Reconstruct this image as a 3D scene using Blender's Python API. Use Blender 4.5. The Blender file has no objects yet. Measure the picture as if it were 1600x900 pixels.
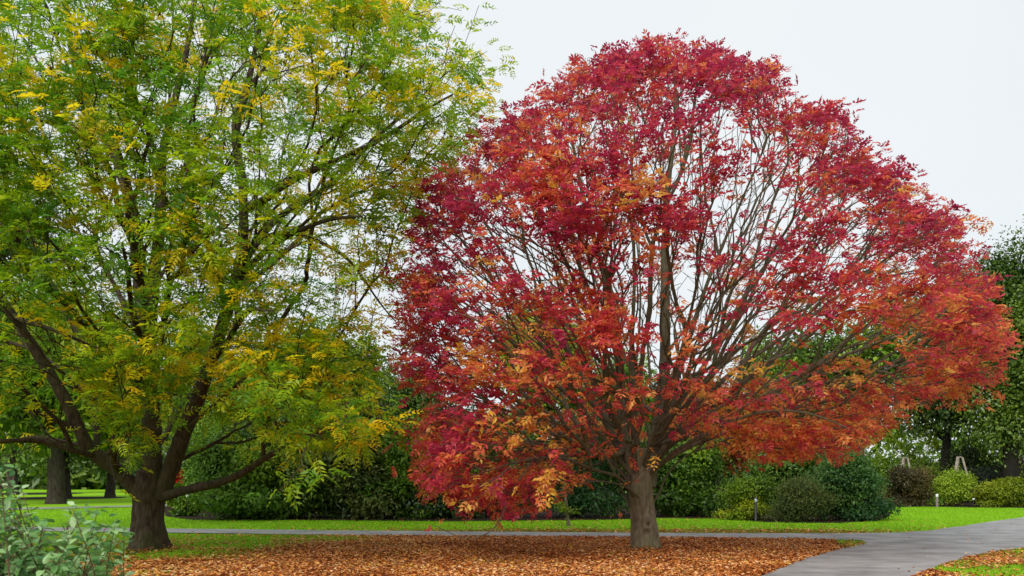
import bpy, math, random
import numpy as np
from mathutils import Vector

random.seed(7)
rng = np.random.default_rng(11)
sc = bpy.context.scene
COL = sc.collection

# ------------------------------------------------------------------ camera
F, H, VH = 1300.0, 1.6, 745.0            # focal length in photo pixels, eye height, horizon row
cam_d = bpy.data.cameras.new('camera')
cam = bpy.data.objects.new('camera', cam_d)
COL.objects.link(cam)
cam.location = (0, 0, H)
cam.rotation_euler = (math.radians(90), 0, 0)
cam_d.sensor_width = 36
cam_d.lens = 36 * F / 1600
cam_d.shift_y = (VH - 450) / 1600
cam_d.clip_end = 3000
cam_d.dof.use_dof = True
cam_d.dof.focus_distance = 17.5
cam_d.dof.aperture_fstop = 3.2
sc.camera = cam

# ------------------------------------------------------------------ world, sun, exposure
SUN_EL, SUN_AZ = math.radians(44), math.radians(205)
w = bpy.data.worlds.new('World')
sc.world = w
w.use_nodes = True
nt = w.node_tree
nt.nodes.clear()
out = nt.nodes.new('ShaderNodeOutputWorld')
sky = nt.nodes.new('ShaderNodeTexSky')
sky.sky_type = 'NISHITA'
sky.sun_disc = False
sky.sun_elevation = SUN_EL
sky.sun_rotation = SUN_AZ
b1 = nt.nodes.new('ShaderNodeBackground')
b1.inputs[1].default_value = 0.1
nt.links.new(sky.outputs[0], b1.inputs[0])
tc = nt.nodes.new('ShaderNodeTexCoord')
nz = nt.nodes.new('ShaderNodeTexNoise')
nz.inputs['Scale'].default_value = 1.3
nz.inputs['Detail'].default_value = 3
nt.links.new(tc.outputs['Generated'], nz.inputs['Vector'])
rp = nt.nodes.new('ShaderNodeValToRGB')
rp.color_ramp.elements[0].position = 0.3
rp.color_ramp.elements[0].color = (0.78, 0.865, 0.91, 1)
rp.color_ramp.elements[1].position = 0.72
rp.color_ramp.elements[1].color = (0.91, 0.945, 0.96, 1)
nt.links.new(nz.outputs['Fac'], rp.inputs[0])
b2 = nt.nodes.new('ShaderNodeBackground')
nt.links.new(rp.outputs[0], b2.inputs[0])
b2.inputs[1].default_value = 0.88
mx = nt.nodes.new('ShaderNodeMixShader')
mx.inputs[0].default_value = 0.94
nt.links.new(b1.outputs[0], mx.inputs[1])
nt.links.new(b2.outputs[0], mx.inputs[2])
nt.links.new(mx.outputs[0], out.inputs[0])

sun_d = bpy.data.lights.new('sun', 'SUN')
sun_d.energy = 3.0
sun_d.angle = math.radians(40)
sun_d.color = (1.0, 0.965, 0.91)
sun = bpy.data.objects.new('sun', sun_d)
COL.objects.link(sun)
sd = Vector((math.sin(SUN_AZ) * math.cos(SUN_EL), math.cos(SUN_AZ) * math.cos(SUN_EL), math.sin(SUN_EL)))
sun.rotation_euler = sd.to_track_quat('Z', 'Y').to_euler()
sun.location = sd * 50

vs = sc.view_settings
vs.view_transform = 'Standard'
vs.look = 'None'
vs.exposure = 0.2
vs.gamma = 1.0

# ------------------------------------------------------------------ helpers
def at(u, v, Y):
    return np.array([(u - 800) / F * Y, Y, H - (v - VH) / F * Y])

def gp(u, v):                      # point of the ground seen at (u, v)
    Y = H * F / (v - VH)
    return np.array([(u - 800) / F * Y, Y, 0.0])

def proj(P):
    return 800 + P[:, 0] / P[:, 1] * F, VH + (H - P[:, 2]) / P[:, 1] * F

def mesh_obj(name, V, faces, mat=None, parent=None, tint=None, smooth=False, fcounts=None):
    """faces: (n,k) array, or a flat loop array with fcounts."""
    V = np.ascontiguousarray(V, dtype=np.float32)
    me = bpy.data.meshes.new(name)
    if fcounts is None:
        faces = np.asarray(faces, dtype=np.int32)
        k = faces.shape[1]
        fcounts = np.full(len(faces), k, dtype=np.int32)
        loops = faces.ravel()
    else:
        loops = np.asarray(faces, dtype=np.int32)
        fcounts = np.asarray(fcounts, dtype=np.int32)
    me.vertices.add(len(V))
    me.vertices.foreach_set('co', V.ravel())
    me.loops.add(len(loops))
    me.loops.foreach_set('vertex_index', loops)
    me.polygons.add(len(fcounts))
    st = np.zeros(len(fcounts), dtype=np.int32)
    st[1:] = np.cumsum(fcounts)[:-1]
    me.polygons.foreach_set('loop_start', st)
    if smooth:
        me.polygons.foreach_set('use_smooth', np.ones(len(fcounts), dtype=bool))
    me.update(calc_edges=True)
    if tint is not None:
        a = me.attributes.new('tint', 'FLOAT', 'FACE')
        a.data.foreach_set('value', np.ascontiguousarray(tint, dtype=np.float32))
    if mat:
        me.materials.append(mat)
    o = bpy.data.objects.new(name, me)
    COL.objects.link(o)
    if parent is not None:
        o.parent = parent
        o.matrix_parent_inverse.identity()
        if any(abs(c) > 0 for c in parent.location):
            # vertices are in world space: shift them to the parent's frame
            V2 = V - np.array(parent.location, dtype=np.float32)
            me.vertices.foreach_set('co', V2.ravel())
    return o

def thing(name, label, cat, loc, group=None):
    o = bpy.data.objects.new(name, None)
    COL.objects.link(o)
    o.location = loc
    o.empty_display_size = 0.2
    o['label'] = label
    o['category'] = cat
    if group:
        o['group'] = group
    return o

def norm(a):
    return a / np.maximum(np.linalg.norm(a, axis=-1, keepdims=True), 1e-9)

def frames(D, N):
    """rotation rows (side, forward, normal) from forward D and rough normal N"""
    D = norm(D)
    S = norm(np.cross(D, N))
    N2 = np.cross(S, D)
    return np.stack([S, D, N2], axis=1)

def scatter(tmpl, P, R, S, tint, jit=0.06):
    """copies of a template (verts, quads/tris, face_group) at P -> V, faces, tint"""
    TV, TF, TG = tmpl
    n, nv, nf = len(P), len(TV), len(TF)
    V = np.einsum('vk,nkj->nvj', TV, R) * S[:, None, None] + P[:, None, :]
    Fc = TF[None] + (np.arange(n) * nv)[:, None, None]
    g = rng.normal(0, jit, (n, TG.max() + 1))
    T = tint[:, None] + g[:, TG]
    return V.reshape(-1, 3), Fc.reshape(-1, TF.shape[1]), T.reshape(-1)

def merge(parts):
    Vs, Fs, Ts, off = [], [], [], 0
    for V, Fc, T in parts:
        Vs.append(V); Fs.append(Fc + off); Ts.append(T); off += len(V)
    return np.concatenate(Vs), np.concatenate(Fs), np.concatenate(Ts)

# ---- leaf templates --------------------------------------------------
def leaflet(L, W, fold=0.25, droop=0.15, full=True):
    if full:
        v = np.array([[0, 0, 0], [W * .42, L * .32, fold * W * .5], [W * .40, L * .68, fold * W * .5 - droop * L * .4],
                      [0, L, -droop * L], [-W * .40, L * .68, fold * W * .5 - droop * L * .4], [-W * .42, L * .32, fold * W * .5]])
        f = np.array([[0, 1, 2, 3], [0, 3, 4, 5]])
    else:
        v = np.array([[0, 0, 0], [W * .5, L * .45, fold * W * .4], [0, L, -droop * L], [-W * .5, L * .45, fold * W * .4]])
        f = np.array([[0, 1, 2, 3]])
    return v, f

def compound(pairs, L, W, rach, droop, seed, full=True, spread=1.05):
    r = np.random.default_rng(seed)
    V, Fc, G, off, g = [], [], [], 0, 0
    def place(t, ang):
        nonlocal off, g
        size = (0.75 + 0.35 * math.sin(math.pi * min(t * .8 + .2, 1))) * r.uniform(.85, 1.12)
        v, f = leaflet(L * size, W * size, r.uniform(.1, .5), r.uniform(.02, .35), full)
        roll = r.normal(0, .35)
        cr, sr = math.cos(roll), math.sin(roll)
        v = v @ np.array([[cr, 0, -sr], [0, 1, 0], [sr, 0, cr]])
        a = ang + r.normal(0, .12)
        ca, sa = math.cos(a), math.sin(a)
        v = v @ np.array([[ca, -sa, 0], [sa, ca, 0], [0, 0, 1]])
        v = v + np.array([0, rach * t, -droop * rach * t * t + r.normal(0, .004)])
        V.append(v); Fc.append(f + off); G.extend([g] * len(f)); off += len(v); g += 1
    for k in range(pairs):
        t = (k + .8) / (pairs + .3)
        for s in (-1, 1):
            place(t, s * spread * r.uniform(.8, 1.1))
    place(1.0, 0)
    # rachis: a thin strip
    V.append(np.array([[-.003, -.03, 0], [.003, -.03, 0], [.002, rach, -droop * rach], [-.002, rach, -droop * rach]]))
    Fc.append(np.array([[0, 1, 2, 3]]) + off); G.append(g)
    return np.concatenate(V), np.concatenate(Fc), np.array(G)

def simple_leaf(L, W, droop=.2):
    v, f = leaflet(L, W, .35, droop, True)
    return v, f, np.zeros(len(f), int)

def rough_leaf(L, W):
    v, f = leaflet(L, W, .3, .2, False)
    return v, f, np.zeros(1, int)

# ---- materials -------------------------------------------------------
def new_mat(name):
    m = bpy.data.materials.new(name)
    m.use_nodes = True
    n = m.node_tree
    n.nodes.clear()
    return m, n, n.nodes.new('ShaderNodeOutputMaterial')

def ramp(n, stops):
    r = n.nodes.new('ShaderNodeValToRGB')
    e = r.color_ramp.elements
    e[0].position, e[0].color = stops[0][0], (*stops[0][1], 1)
    e[1].position, e[1].color = stops[-1][0], (*stops[-1][1], 1)
    for p, c in stops[1:-1]:
        x = e.new(p); x.color = (*c, 1)
    return r

def leaf_mat(name, stops, trans=.35, rough=.5, spec=.35):
    m, n, o = new_mat(name)
    a = n.nodes.new('ShaderNodeAttribute'); a.attribute_name = 'tint'
    r = ramp(n, stops)
    n.links.new(a.outputs['Fac'], r.inputs[0])
    p = n.nodes.new('ShaderNodeBsdfPrincipled')
    p.inputs['Roughness'].default_value = rough
    p.inputs['Specular IOR Level'].default_value = spec
    n.links.new(r.outputs[0], p.inputs['Base Color'])
    t = n.nodes.new('ShaderNodeBsdfTranslucent')
    n.links.new(r.outputs[0], t.inputs['Color'])
    x = n.nodes.new('ShaderNodeMixShader'); x.inputs[0].default_value = trans
    n.links.new(p.outputs[0], x.inputs[1]); n.links.new(t.outputs[0], x.inputs[2])
    n.links.new(x.outputs[0], o.inputs[0])
    return m

def bark_mat(name, dark, mid, light, moss=None, moss_amt=.5, scale=6, bump=.5, stretch=.25):
    m, n, o = new_mat(name)
    tc = n.nodes.new('ShaderNodeTexCoord')
    mp = n.nodes.new('ShaderNodeMapping'); mp.inputs['Scale'].default_value = (1, 1, stretch)
    n.links.new(tc.outputs['Object'], mp.inputs[0])
    nz = n.nodes.new('ShaderNodeTexNoise')
    nz.inputs['Scale'].default_value = scale * 2.5; nz.inputs['Detail'].default_value = 8; nz.inputs['Roughness'].default_value = .65
    n.links.new(mp.outputs[0], nz.inputs['Vector'])
    r = ramp(n, [(.3, dark), (.5, mid), (.72, light)])
    n.links.new(nz.outputs['Fac'], r.inputs[0])
    col = r.outputs[0]
    n2 = n.nodes.new('ShaderNodeTexNoise'); n2.inputs['Scale'].default_value = 1.7; n2.inputs['Detail'].default_value = 4
    n.links.new(tc.outputs['Object'], n2.inputs['Vector'])
    if moss:
        r2 = ramp(n, [(.42, (0, 0, 0)), (.62, (moss_amt,) * 3)])
        n.links.new(n2.outputs['Fac'], r2.inputs[0])
        mxn = n.nodes.new('ShaderNodeMix'); mxn.data_type = 'RGBA'
        n.links.new(r2.outputs[0], mxn.inputs['Factor'])
        n.links.new(col, mxn.inputs['A']); mxn.inputs['B'].default_value = (*moss, 1)
        col = mxn.outputs['Result']
    p = n.nodes.new('ShaderNodeBsdfPrincipled')
    p.inputs['Roughness'].default_value = .9; p.inputs['Specular IOR Level'].default_value = .15
    n.links.new(col, p.inputs['Base Color'])
    v = n.nodes.new('ShaderNodeTexVoronoi'); v.feature = 'DISTANCE_TO_EDGE'; v.inputs['Scale'].default_value = scale * 2
    mp2 = n.nodes.new('ShaderNodeMapping'); mp2.inputs['Scale'].default_value = (1, 1, stretch * .8)
    n.links.new(tc.outputs['Object'], mp2.inputs[0])
    n.links.new(mp2.outputs[0], v.inputs['Vector'])
    ad = n.nodes.new('ShaderNodeMath'); ad.operation = 'ADD'
    n.links.new(nz.outputs['Fac'], ad.inputs[0])
    mu = n.nodes.new('ShaderNodeMath'); mu.operation = 'MINIMUM'; mu.inputs[1].default_value = .25
    n.links.new(v.outputs['Distance'], mu.inputs[0]); n.links.new(mu.outputs[0], ad.inputs[1])
    b = n.nodes.new('ShaderNodeBump'); b.inputs['Strength'].default_value = bump; b.inputs['Distance'].default_value = .03
    n.links.new(ad.outputs[0], b.inputs['Height'])
    n.links.new(b.outputs[0], p.inputs['Normal'])
    n.links.new(p.outputs[0], o.inputs[0])
    return m

def plain_mat(name, c1, c2, scale=20, rough=.8, bump=.1):
    m, n, o = new_mat(name)
    tc = n.nodes.new('ShaderNodeTexCoord')
    nz = n.nodes.new('ShaderNodeTexNoise'); nz.inputs['Scale'].default_value = scale; nz.inputs['Detail'].default_value = 6
    n.links.new(tc.outputs['Object'], nz.inputs['Vector'])
    r = ramp(n, [(.35, c1), (.65, c2)])
    n.links.new(nz.outputs['Fac'], r.inputs[0])
    p = n.nodes.new('ShaderNodeBsdfPrincipled'); p.inputs['Roughness'].default_value = rough; p.inputs['Specular IOR Level'].default_value = .12 if rough > .7 else .5
    n.links.new(r.outputs[0], p.inputs['Base Color'])
    b = n.nodes.new('ShaderNodeBump'); b.inputs['Strength'].default_value = bump; b.inputs['Distance'].default_value = .02
    n.links.new(nz.outputs['Fac'], b.inputs['Height']); n.links.new(b.outputs[0], p.inputs['Normal'])
    n.links.new(p.outputs[0], o.inputs[0])
    return m

# ---- tubes -----------------------------------------------------------
class Tubes:
    def __init__(self):
        self.V, self.L, self.C, self.off = [], [], [], 0
    def add(self, P, R, k, cap=True, shape=None):
        P = np.asarray(P, float); n = len(P)
        T = np.empty_like(P)
        T[1:-1] = P[2:] - P[:-2]; T[0] = P[1] - P[0]; T[-1] = P[-1] - P[-2]
        T = norm(T)
        ref = np.array([0., 0, 1]) if abs(T[0][2]) < .8 else np.array([0., -1, 0])
        u = norm(np.cross(T[0], ref))
        U = np.empty_like(P); U[0] = u
        for i in range(1, n):
            u = u - T[i] * float(u @ T[i])
            u = u / (math.sqrt(float(u @ u)) + 1e-9)
            U[i] = u
        W = np.cross(T, U)
        a = np.linspace(0, 2 * math.pi, k, endpoint=False)
        r = np.asarray(R, float)[:, None] * np.ones(k)[None]
        if shape is not None:
            r = shape(P, a, U, W, r)
        V = P[:, None] + r[..., None] * (np.cos(a)[None, :, None] * U[:, None] + np.sin(a)[None, :, None] * W[:, None])
        i = np.arange(n - 1)[:, None] * k; j = np.arange(k)[None]; j2 = (j + 1) % k
        q = np.stack([i + j, i + j2, i + k + j2, i + k + j], -1).reshape(-1, 4) + self.off
        self.V.append(V.reshape(-1, 3)); self.L.append(q.ravel()); self.C.append(np.full(len(q), 4))
        if cap:
            self.L.append(np.arange(k) + self.off + (n - 1) * k); self.C.append(np.array([k]))
        self.off += n * k
    def build(self, name, mat, parent):
        return mesh_obj(name, np.concatenate(self.V), np.concatenate(self.L), mat, parent, smooth=True,
                        fcounts=np.concatenate(self.C))

def catmull(P, R, step):
    P = np.asarray(P, float); R = np.asarray(R, float)
    n = len(P)
    if n < 2:
        return P, R
    Pe = np.vstack([2 * P[0] - P[1], P, 2 * P[-1] - P[-2]])
    oP, oR = [], []
    for i in range(n - 1):
        d = np.linalg.norm(P[i + 1] - P[i])
        m = max(1, int(d / step))
        t = (np.arange(m) / m)[:, None]
        a, b, c, e = Pe[i], Pe[i + 1], Pe[i + 2], Pe[i + 3]
        oP.append(.5 * (2 * b + (c - a) * t + (2 * a - 5 * b + 4 * c - e) * t ** 2 + (3 * b - a - 3 * c + e) * t ** 3))
        oR.append(R[i] + (R[i + 1] - R[i]) * t[:, 0])
    oP.append(P[-1:]); oR.append(R[-1:])
    return np.vstack(oP), np.concatenate(oR)

# ---- growing a tree: balanced spanning tree from fixed limbs to targets ----
def grow(fixed, targets, bf=.5, k=.5, smooth=2):
    """fixed: list of (pts (n,3), parent_index or -1); returns pos, parent, fixed chain ids"""
    pos, par, path, dirs, chain = [], [], [], [], []
    for ci, (P, pi) in enumerate(fixed):
        prev = pi
        for p in P:
            i = len(pos)
            pos.append(p); par.append(prev); chain.append(ci)
            if prev >= 0:
                d = p - pos[prev]; L = np.linalg.norm(d)
                path.append(path[prev] + L); dirs.append(d / max(L, 1e-9))
            else:
                path.append(0.); dirs.append(np.array([0, 0, 1.]))
            prev = i
    T = targets.copy(); n = len(T)
    best = np.full(n, 1e9); who = np.zeros(n, int)
    def upd(i):
        v = T - pos[i]
        d = np.sqrt((v * v).sum(1)) + 1e-6
        c = (v @ dirs[i]) / d
        cost = d * (1 + k * (1 - c)) + bf * path[i]
        m = cost < best
        best[m] = cost[m]; who[m] = i
    n0 = len(fixed[0][0])
    top = fixed[0][0][-1]
    for i in range(n0 - 1, len(pos)):      # nothing sprouts from the bare trunk below its fork
        if pos[i][2] < top[2] - .15 and np.hypot(*(pos[i][:2] - top[:2])) < 1.1:
            continue
        upd(i)
    done = np.zeros(n, bool)
    tid = np.full(len(pos), -1).tolist()
    for _ in range(n):
        b = int(np.argmin(np.where(done, 1e12, best)))
        done[b] = True
        i = len(pos); p = T[b]; q = int(who[b])
        d = p - pos[q]; L = np.linalg.norm(d) + 1e-9
        pos.append(p); par.append(q); path.append(path[q] + L); dirs.append(d / L); chain.append(-1); tid.append(b)
        upd(i)
    pos = np.array(pos); par = np.array(par); chain = np.array(chain); tid = np.array(tid)
    nc = np.bincount(par[par >= 0], minlength=len(pos))
    for _ in range(smooth):
        ksum = np.zeros_like(pos)
        m = par >= 0
        np.add.at(ksum, par[m], pos[m])
        mid = (pos[par] + ksum / np.maximum(nc, 1)[:, None]) / 2
        mv = (chain < 0) & (nc > 0)
        pos[mv] = pos[mv] * .55 + mid[mv] * .45
    return pos, par, chain, tid, nc

def radii(par, tip, e=2.0):
    n = len(par)
    s = np.zeros(n)
    for i in range(n - 1, -1, -1):
        if s[i] == 0:
            s[i] = tip ** e
        if par[i] >= 0:
            s[par[i]] += s[i] * 1.0
    return s ** (1 / e)

def chains(par, r, chainid):
    """split the grown (non fixed) nodes into runs that follow the thickest child"""
    kids = [[] for _ in par]
    for i, p in enumerate(par):
        if p >= 0 and chainid[i] < 0:
            kids[p].append(i)
    outc = []
    for i in range(len(par)):
        if not kids[i]:
            continue
        ks = sorted(kids[i], key=lambda a: -r[a])
        if chainid[i] >= 0:
            starts = ks
        else:
            starts = ks[1:]
        for s in starts:
            c = [i, s]
            while True:
                kk = kids[c[-1]]
                if not kk:
                    break
                c.append(max(kk, key=lambda a: r[a]))
            outc.append(c)
    return outc

# ---- polygons --------------------------------------------------------
def inside(poly, u, v):
    poly = np.asarray(poly, float); c = np.zeros(len(u), bool)
    x1, y1 = poly[-1]
    for x2, y2 in poly:
        m = ((y1 > v) != (y2 > v))
        xx = (x2 - x1) * (v - y1) / (y2 - y1 + 1e-12) + x1
        c ^= m & (u < xx)
        x1, y1 = x2, y2
    return c

def edge_dist(poly, u, v):
    poly = np.asarray(poly, float); d = np.full(len(u), 1e9)
    P = np.stack([u, v], 1)
    a = poly[-1]
    for b in poly:
        ab = b - a
        t = np.clip(((P - a) @ ab) / (ab @ ab), 0, 1)
        d = np.minimum(d, np.linalg.norm(P - a - t[:, None] * ab, axis=1))
        a = b
    return d

def vnoise(P, s, seed=0):
    """smooth value noise in [0,1] for (n,2|3) points"""
    P = np.asarray(P, float) * s + seed * 17.3
    i = np.floor(P).astype(int); f = P - i; f = f * f * (3 - 2 * f)
    dim = P.shape[1]
    def h(c):
        x = np.sin(c @ np.array([127.1, 311.7, 74.7])[:dim] + seed * 3.1) * 43758.5453
        return x - np.floor(x)
    out = 0
    for m in range(2 ** dim):
        o = np.array([(m >> k) & 1 for k in range(dim)])
        wgt = np.prod(np.where(o, f, 1 - f), axis=1)
        out = out + wgt * h(i + o)
    return out

def rand_dirs(n):
    return norm(rng.normal(size=(n, 3)))

# ------------------------------------------------------------------ GROUND
RED = gp(1005, 859); GREEN = gp(233, 858)
PATH_POLY = [gp(*p)[:2] for p in [(-900, 818), (-300, 821), (0, 823.5), (200, 825.5), (500, 829), (800, 831.5), (1100, 833.5), (1300, 834),
             (1400, 832.5), (1450, 829.5), (1500, 823), (1550, 815), (1600, 808.5), (1700, 798), (1850, 789), (2000, 783),
             (2300, 786), (2100, 796), (1950, 812), (1850, 828), (1750, 842), (1670, 850), (1600, 857), (1555, 862), (1510, 872),
             (1470, 884), (1440, 897), (1415, 912), (1390, 935), (1350, 990), (1290, 1100), (900, 1300), (700, 1300),
             (1000, 1020), (1110, 940), (1180, 903), (1225, 886),
             (1270, 870), (1305, 861), (1340, 854), (1356, 848.5), (1345, 844.5), (1200, 841.5), (1000, 840), (600, 837), (200, 832), (0, 829.5),
             (-300, 827), (-900, 823)]]

def litter(X, Y):
    """how much leaf litter covers the lawn at a place, 0..1 (densest under the red tree)"""
    P = np.stack([X, Y], 1)
    dx = X - RED[0] + .6
    d = np.hypot(np.where(dx < 0, dx / 1.25, dx / 2.0), (Y - RED[1] + 1.0) * .8)
    n = vnoise(P, .55, 1) * .6 + vnoise(P, 1.7, 2) * .4
    a = np.clip(2.0 - d / 3.9 + (n - .5) * 1.1, 0, 1)
    # scattered litter round the green tree
    g = np.clip(.30 + (n - .5) * 1.5 - np.clip((Y - 16.5) / 6, 0, 1) * .3, 0, .8)
    near = np.clip((19.0 - Y) / 2.5, 0, 1)
    g = np.maximum(g * (.45 + .55 * near), np.clip((17.2 - Y) / 1.6, 0, 1) * np.clip(.75 + (n - .5) * 1.3, 0, 1))
    a = np.maximum(a, g)
    # fringe beyond the path
    far = np.clip((.95 * np.exp(-((Y - 23.6) / 2.2) ** 2) + .10) * (1.2 - np.abs(X - RED[0]) / 12), 0, 1) * (.6 + n * .8)
    a = np.where(Y > 22.2 + 0.0 * X, np.clip(far, 0, .6), a)
    a = np.where(Y > 34, a * .05, a)
    a = np.where((X > 7.2) & (Y < 21.5) & (X > 5 + (Y - 12) * .35), np.clip(.35 + (n - .5) * 1.4, 0, .75), a)
    return a

def axis(lo, hi, step, far, sgn=1):
    a = list(np.arange(lo, hi + 1e-6, step))
    b, s = [hi], step
    while b[-1] < far:
        s *= 1.35; b.append(b[-1] + s)
    c, s = [lo], step
    while c[-1] > -far:
        s *= 1.35; c.append(c[-1] - s)
    return np.array(c[:0:-1] + a + b[1:])
xs = axis(-22, 22, .25, 900); ys = axis(8, 36, .25, 900)
GX, GY = np.meshgrid(xs, ys)
hgt = (vnoise(np.stack([GX.ravel(), GY.ravel()], 1), 2.2, 5) - .5) * .02
GV = np.stack([GX.ravel(), GY.ravel(), hgt * ((np.abs(GX.ravel()) < 30) & (GY.ravel() < 60)) - .012], 1)
nx = len(xs)
ii = (np.arange(len(ys) - 1)[:, None] * nx + np.arange(nx - 1)[None]).ravel()
GF = np.stack([ii, ii + 1, ii + 1 + nx, ii + nx], 1)

def lawn_mat():
    m, n, o = new_mat('lawn')
    tc = n.nodes.new('ShaderNodeTexCoord')
    def noise(s, d=5, r=.6, vec=None):
        z = n.nodes.new('ShaderNodeTexNoise'); z.inputs['Scale'].default_value = s
        z.inputs['Detail'].default_value = d; z.inputs['Roughness'].default_value = r
        n.links.new(vec or tc.outputs['Object'], z.inputs['Vector']); return z
    a = noise(.22, 6, .7); b = noise(14, 8, .7); c = noise(60, 4, .7)
    r1 = ramp(n, [(.3, (.11, .24, .008)), (.5, (.19, .39, .005)), (.7, (.25, .46, .010))])
    ad = n.nodes.new('ShaderNodeMath'); ad.operation = 'MULTIPLY_ADD'
    n.links.new(b.outputs['Fac'], ad.inputs[0]); ad.inputs[1].default_value = .55
    m2 = n.nodes.new('ShaderNodeMath'); m2.operation = 'MULTIPLY'; m2.inputs[1].default_value = .5
    n.links.new(a.outputs['Fac'], m2.inputs[0]); n.links.new(m2.outputs[0], ad.inputs[2])
    n.links.new(ad.outputs[0], r1.inputs[0])
    r2 = ramp(n, [(.3, (.03, .016, .006)), (.5, (.16, .055, .014)), (.7, (.34, .13, .03))])
    n.links.new(c.outputs['Fac'], r2.inputs[0])
    at_ = n.nodes.new('ShaderNodeAttribute'); at_.attribute_name = 'litter'
    sub = n.nodes.new('ShaderNodeMath'); sub.operation = 'MULTIPLY_ADD'; sub.inputs[1].default_value = .7
    n.links.new(b.outputs['Fac'], sub.inputs[0]); 
    m3 = n.nodes.new('ShaderNodeMath'); m3.operation = 'ADD'; m3.inputs[1].default_value = -.42
    n.links.new(at_.outputs['Fac'], m3.inputs[0]); n.links.new(m3.outputs[0], sub.inputs[2])
    r3 = ramp(n, [(.32, (0, 0, 0)), (.55, (1, 1, 1))])
    n.links.new(sub.outputs[0], r3.inputs[0])
    x = n.nodes.new('ShaderNodeMix'); x.data_type = 'RGBA'
    n.links.new(r3.outputs[0], x.inputs['Factor']); n.links.new(r1.outputs[0], x.inputs['A']); n.links.new(r2.outputs[0], x.inputs['B'])
    p = n.nodes.new('ShaderNodeBsdfPrincipled'); p.inputs['Roughness'].default_value = .95; p.inputs['Specular IOR Level'].default_value = .1
    n.links.new(x.outputs['Result'], p.inputs['Base Color'])
    bp = n.nodes.new('ShaderNodeBump'); bp.inputs['Strength'].default_value = .3; bp.inputs['Distance'].default_value = .02
    n.links.new(c.outputs['Fac'], bp.inputs['Height']); n.links.new(bp.outputs[0], p.inputs['Normal'])
    n.links.new(p.outputs[0], o.inputs[0])
    return m
ground = mesh_obj('lawn', GV, GF, lawn_mat(), smooth=True)
ground['kind'] = 'structure'
la = ground.data.attributes.new('litter', 'FLOAT', 'POINT')
la.data.foreach_set('value', litter(GX.ravel(), GY.ravel()).astype(np.float32))

def poly_sheet(name, pts, z, mat, thick=.0):
    import bmesh
    from mathutils.geometry import tessellate_polygon
    pts = [(float(p[0]), float(p[1])) for p in pts]
    tri = tessellate_polygon([[Vector((p[0], p[1], 0)) for p in pts]])
    V = [(p[0], p[1], z) for p in pts]
    Fc = []
    for t in tri:
        a, b, c = [Vector(V[i]) for i in t]
        Fc.append(t if (b - a).cross(c - a).z > 0 else (t[0], t[2], t[1]))
    o = mesh_obj(name, np.array(V), np.array(Fc), mat)
    o['kind'] = 'structure'
    return o

def asphalt():
    m, n, o = new_mat('asphalt')
    tc = n.nodes.new('ShaderNodeTexCoord')
    mp = n.nodes.new('ShaderNodeMapping'); mp.inputs['Scale'].default_value = (1, 1.3, 1)
    n.links.new(tc.outputs['Object'], mp.inputs[0])
    a = n.nodes.new('ShaderNodeTexNoise'); a.inputs['Scale'].default_value = 1.1; a.inputs['Detail'].default_value = 6; a.inputs['Roughness'].default_value = .6
    n.links.new(mp.outputs[0], a.inputs['Vector'])
    b = n.nodes.new('ShaderNodeTexNoise'); b.inputs['Scale'].default_value = 90; b.inputs['Detail'].default_value = 3
    n.links.new(tc.outputs['Object'], b.inputs['Vector'])
    ad = n.nodes.new('ShaderNodeMath'); ad.operation = 'MULTIPLY_ADD'; ad.inputs[1].default_value = .35
    n.links.new(b.outputs['Fac'], ad.inputs[0]); n.links.new(a.outputs['Fac'], ad.inputs[2])
    r = ramp(n, [(.42, (.118, .114, .110)), (.60, (.21, .206, .204)), (.85, (.33, .325, .32))])
    n.links.new(ad.outputs[0], r.inputs[0])
    p = n.nodes.new('ShaderNodeBsdfPrincipled'); p.inputs['Roughness'].default_value = .75
    n.links.new(r.outputs[0], p.inputs['Base Color'])
    bp = n.nodes.new('ShaderNodeBump'); bp.inputs['Strength'].default_value = .3; bp.inputs['Distance'].default_value = .01
    n.links.new(b.outputs['Fac'], bp.inputs['Height']); n.links.new(bp.outputs[0], p.inputs['Normal'])
    n.links.new(p.outputs[0], o.inputs[0])
    return m
M_ASPH = asphalt()

def densify(pts, step=.35, wob=.05, seed=3):
    pts = np.array(pts); outp = []
    for i in range(len(pts)):
        a, b = pts[i], pts[(i + 1) % len(pts)]
        d = np.linalg.norm(b - a)
        m = int(min(max(1, d / step), 60))
        for j in range(m):
            outp.append(a + (b - a) * j / m)
    outp = np.array(outp)
    outp = outp + (np.stack([vnoise(outp, 1.1, seed), vnoise(outp, 1.1, seed + 1)], 1) - .5) * 2 * wob \
                + (np.stack([vnoise(outp, 4, seed), vnoise(outp, 4, seed + 1)], 1) - .5) * wob
    return outp
PATH_D = densify(PATH_POLY)
poly_sheet('path', PATH_D, .012, M_ASPH)
FAR_PATH = [gp(*p)[:2] for p in [(-900, 806), (-100, 799), (60, 796), (150, 793.5), (260, 791), (420, 789.5), (420, 787.3), (260, 788.5), (150, 791), (60, 793), (-100, 795.5), (-900, 802)]]
poly_sheet('far_path', densify(FAR_PATH, 1.0), .012, M_ASPH)
M_MULCH = plain_mat('mulch', (.010, .007, .005), (.042, .024, .016), 18, .95, .8)
BED = [gp(*p)[:2] for p in [(255, 800), (262, 807), (300, 812), (400, 812.5), (500, 812.5), (700, 814.5), (850, 813), (950, 812), (1040, 809.5), (1130, 810), (1200, 816),
       (1310, 817), (1370, 814), (1392, 806), (1388, 796), (1400, 792.5), (1450, 791.5), (1520, 793), (1600, 793.5), (1800, 794), (2400, 790), (2400, 758), (250, 758)]]
poly_sheet('mulch_bed', densify(BED, .8, .12), .008, M_MULCH)
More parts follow.
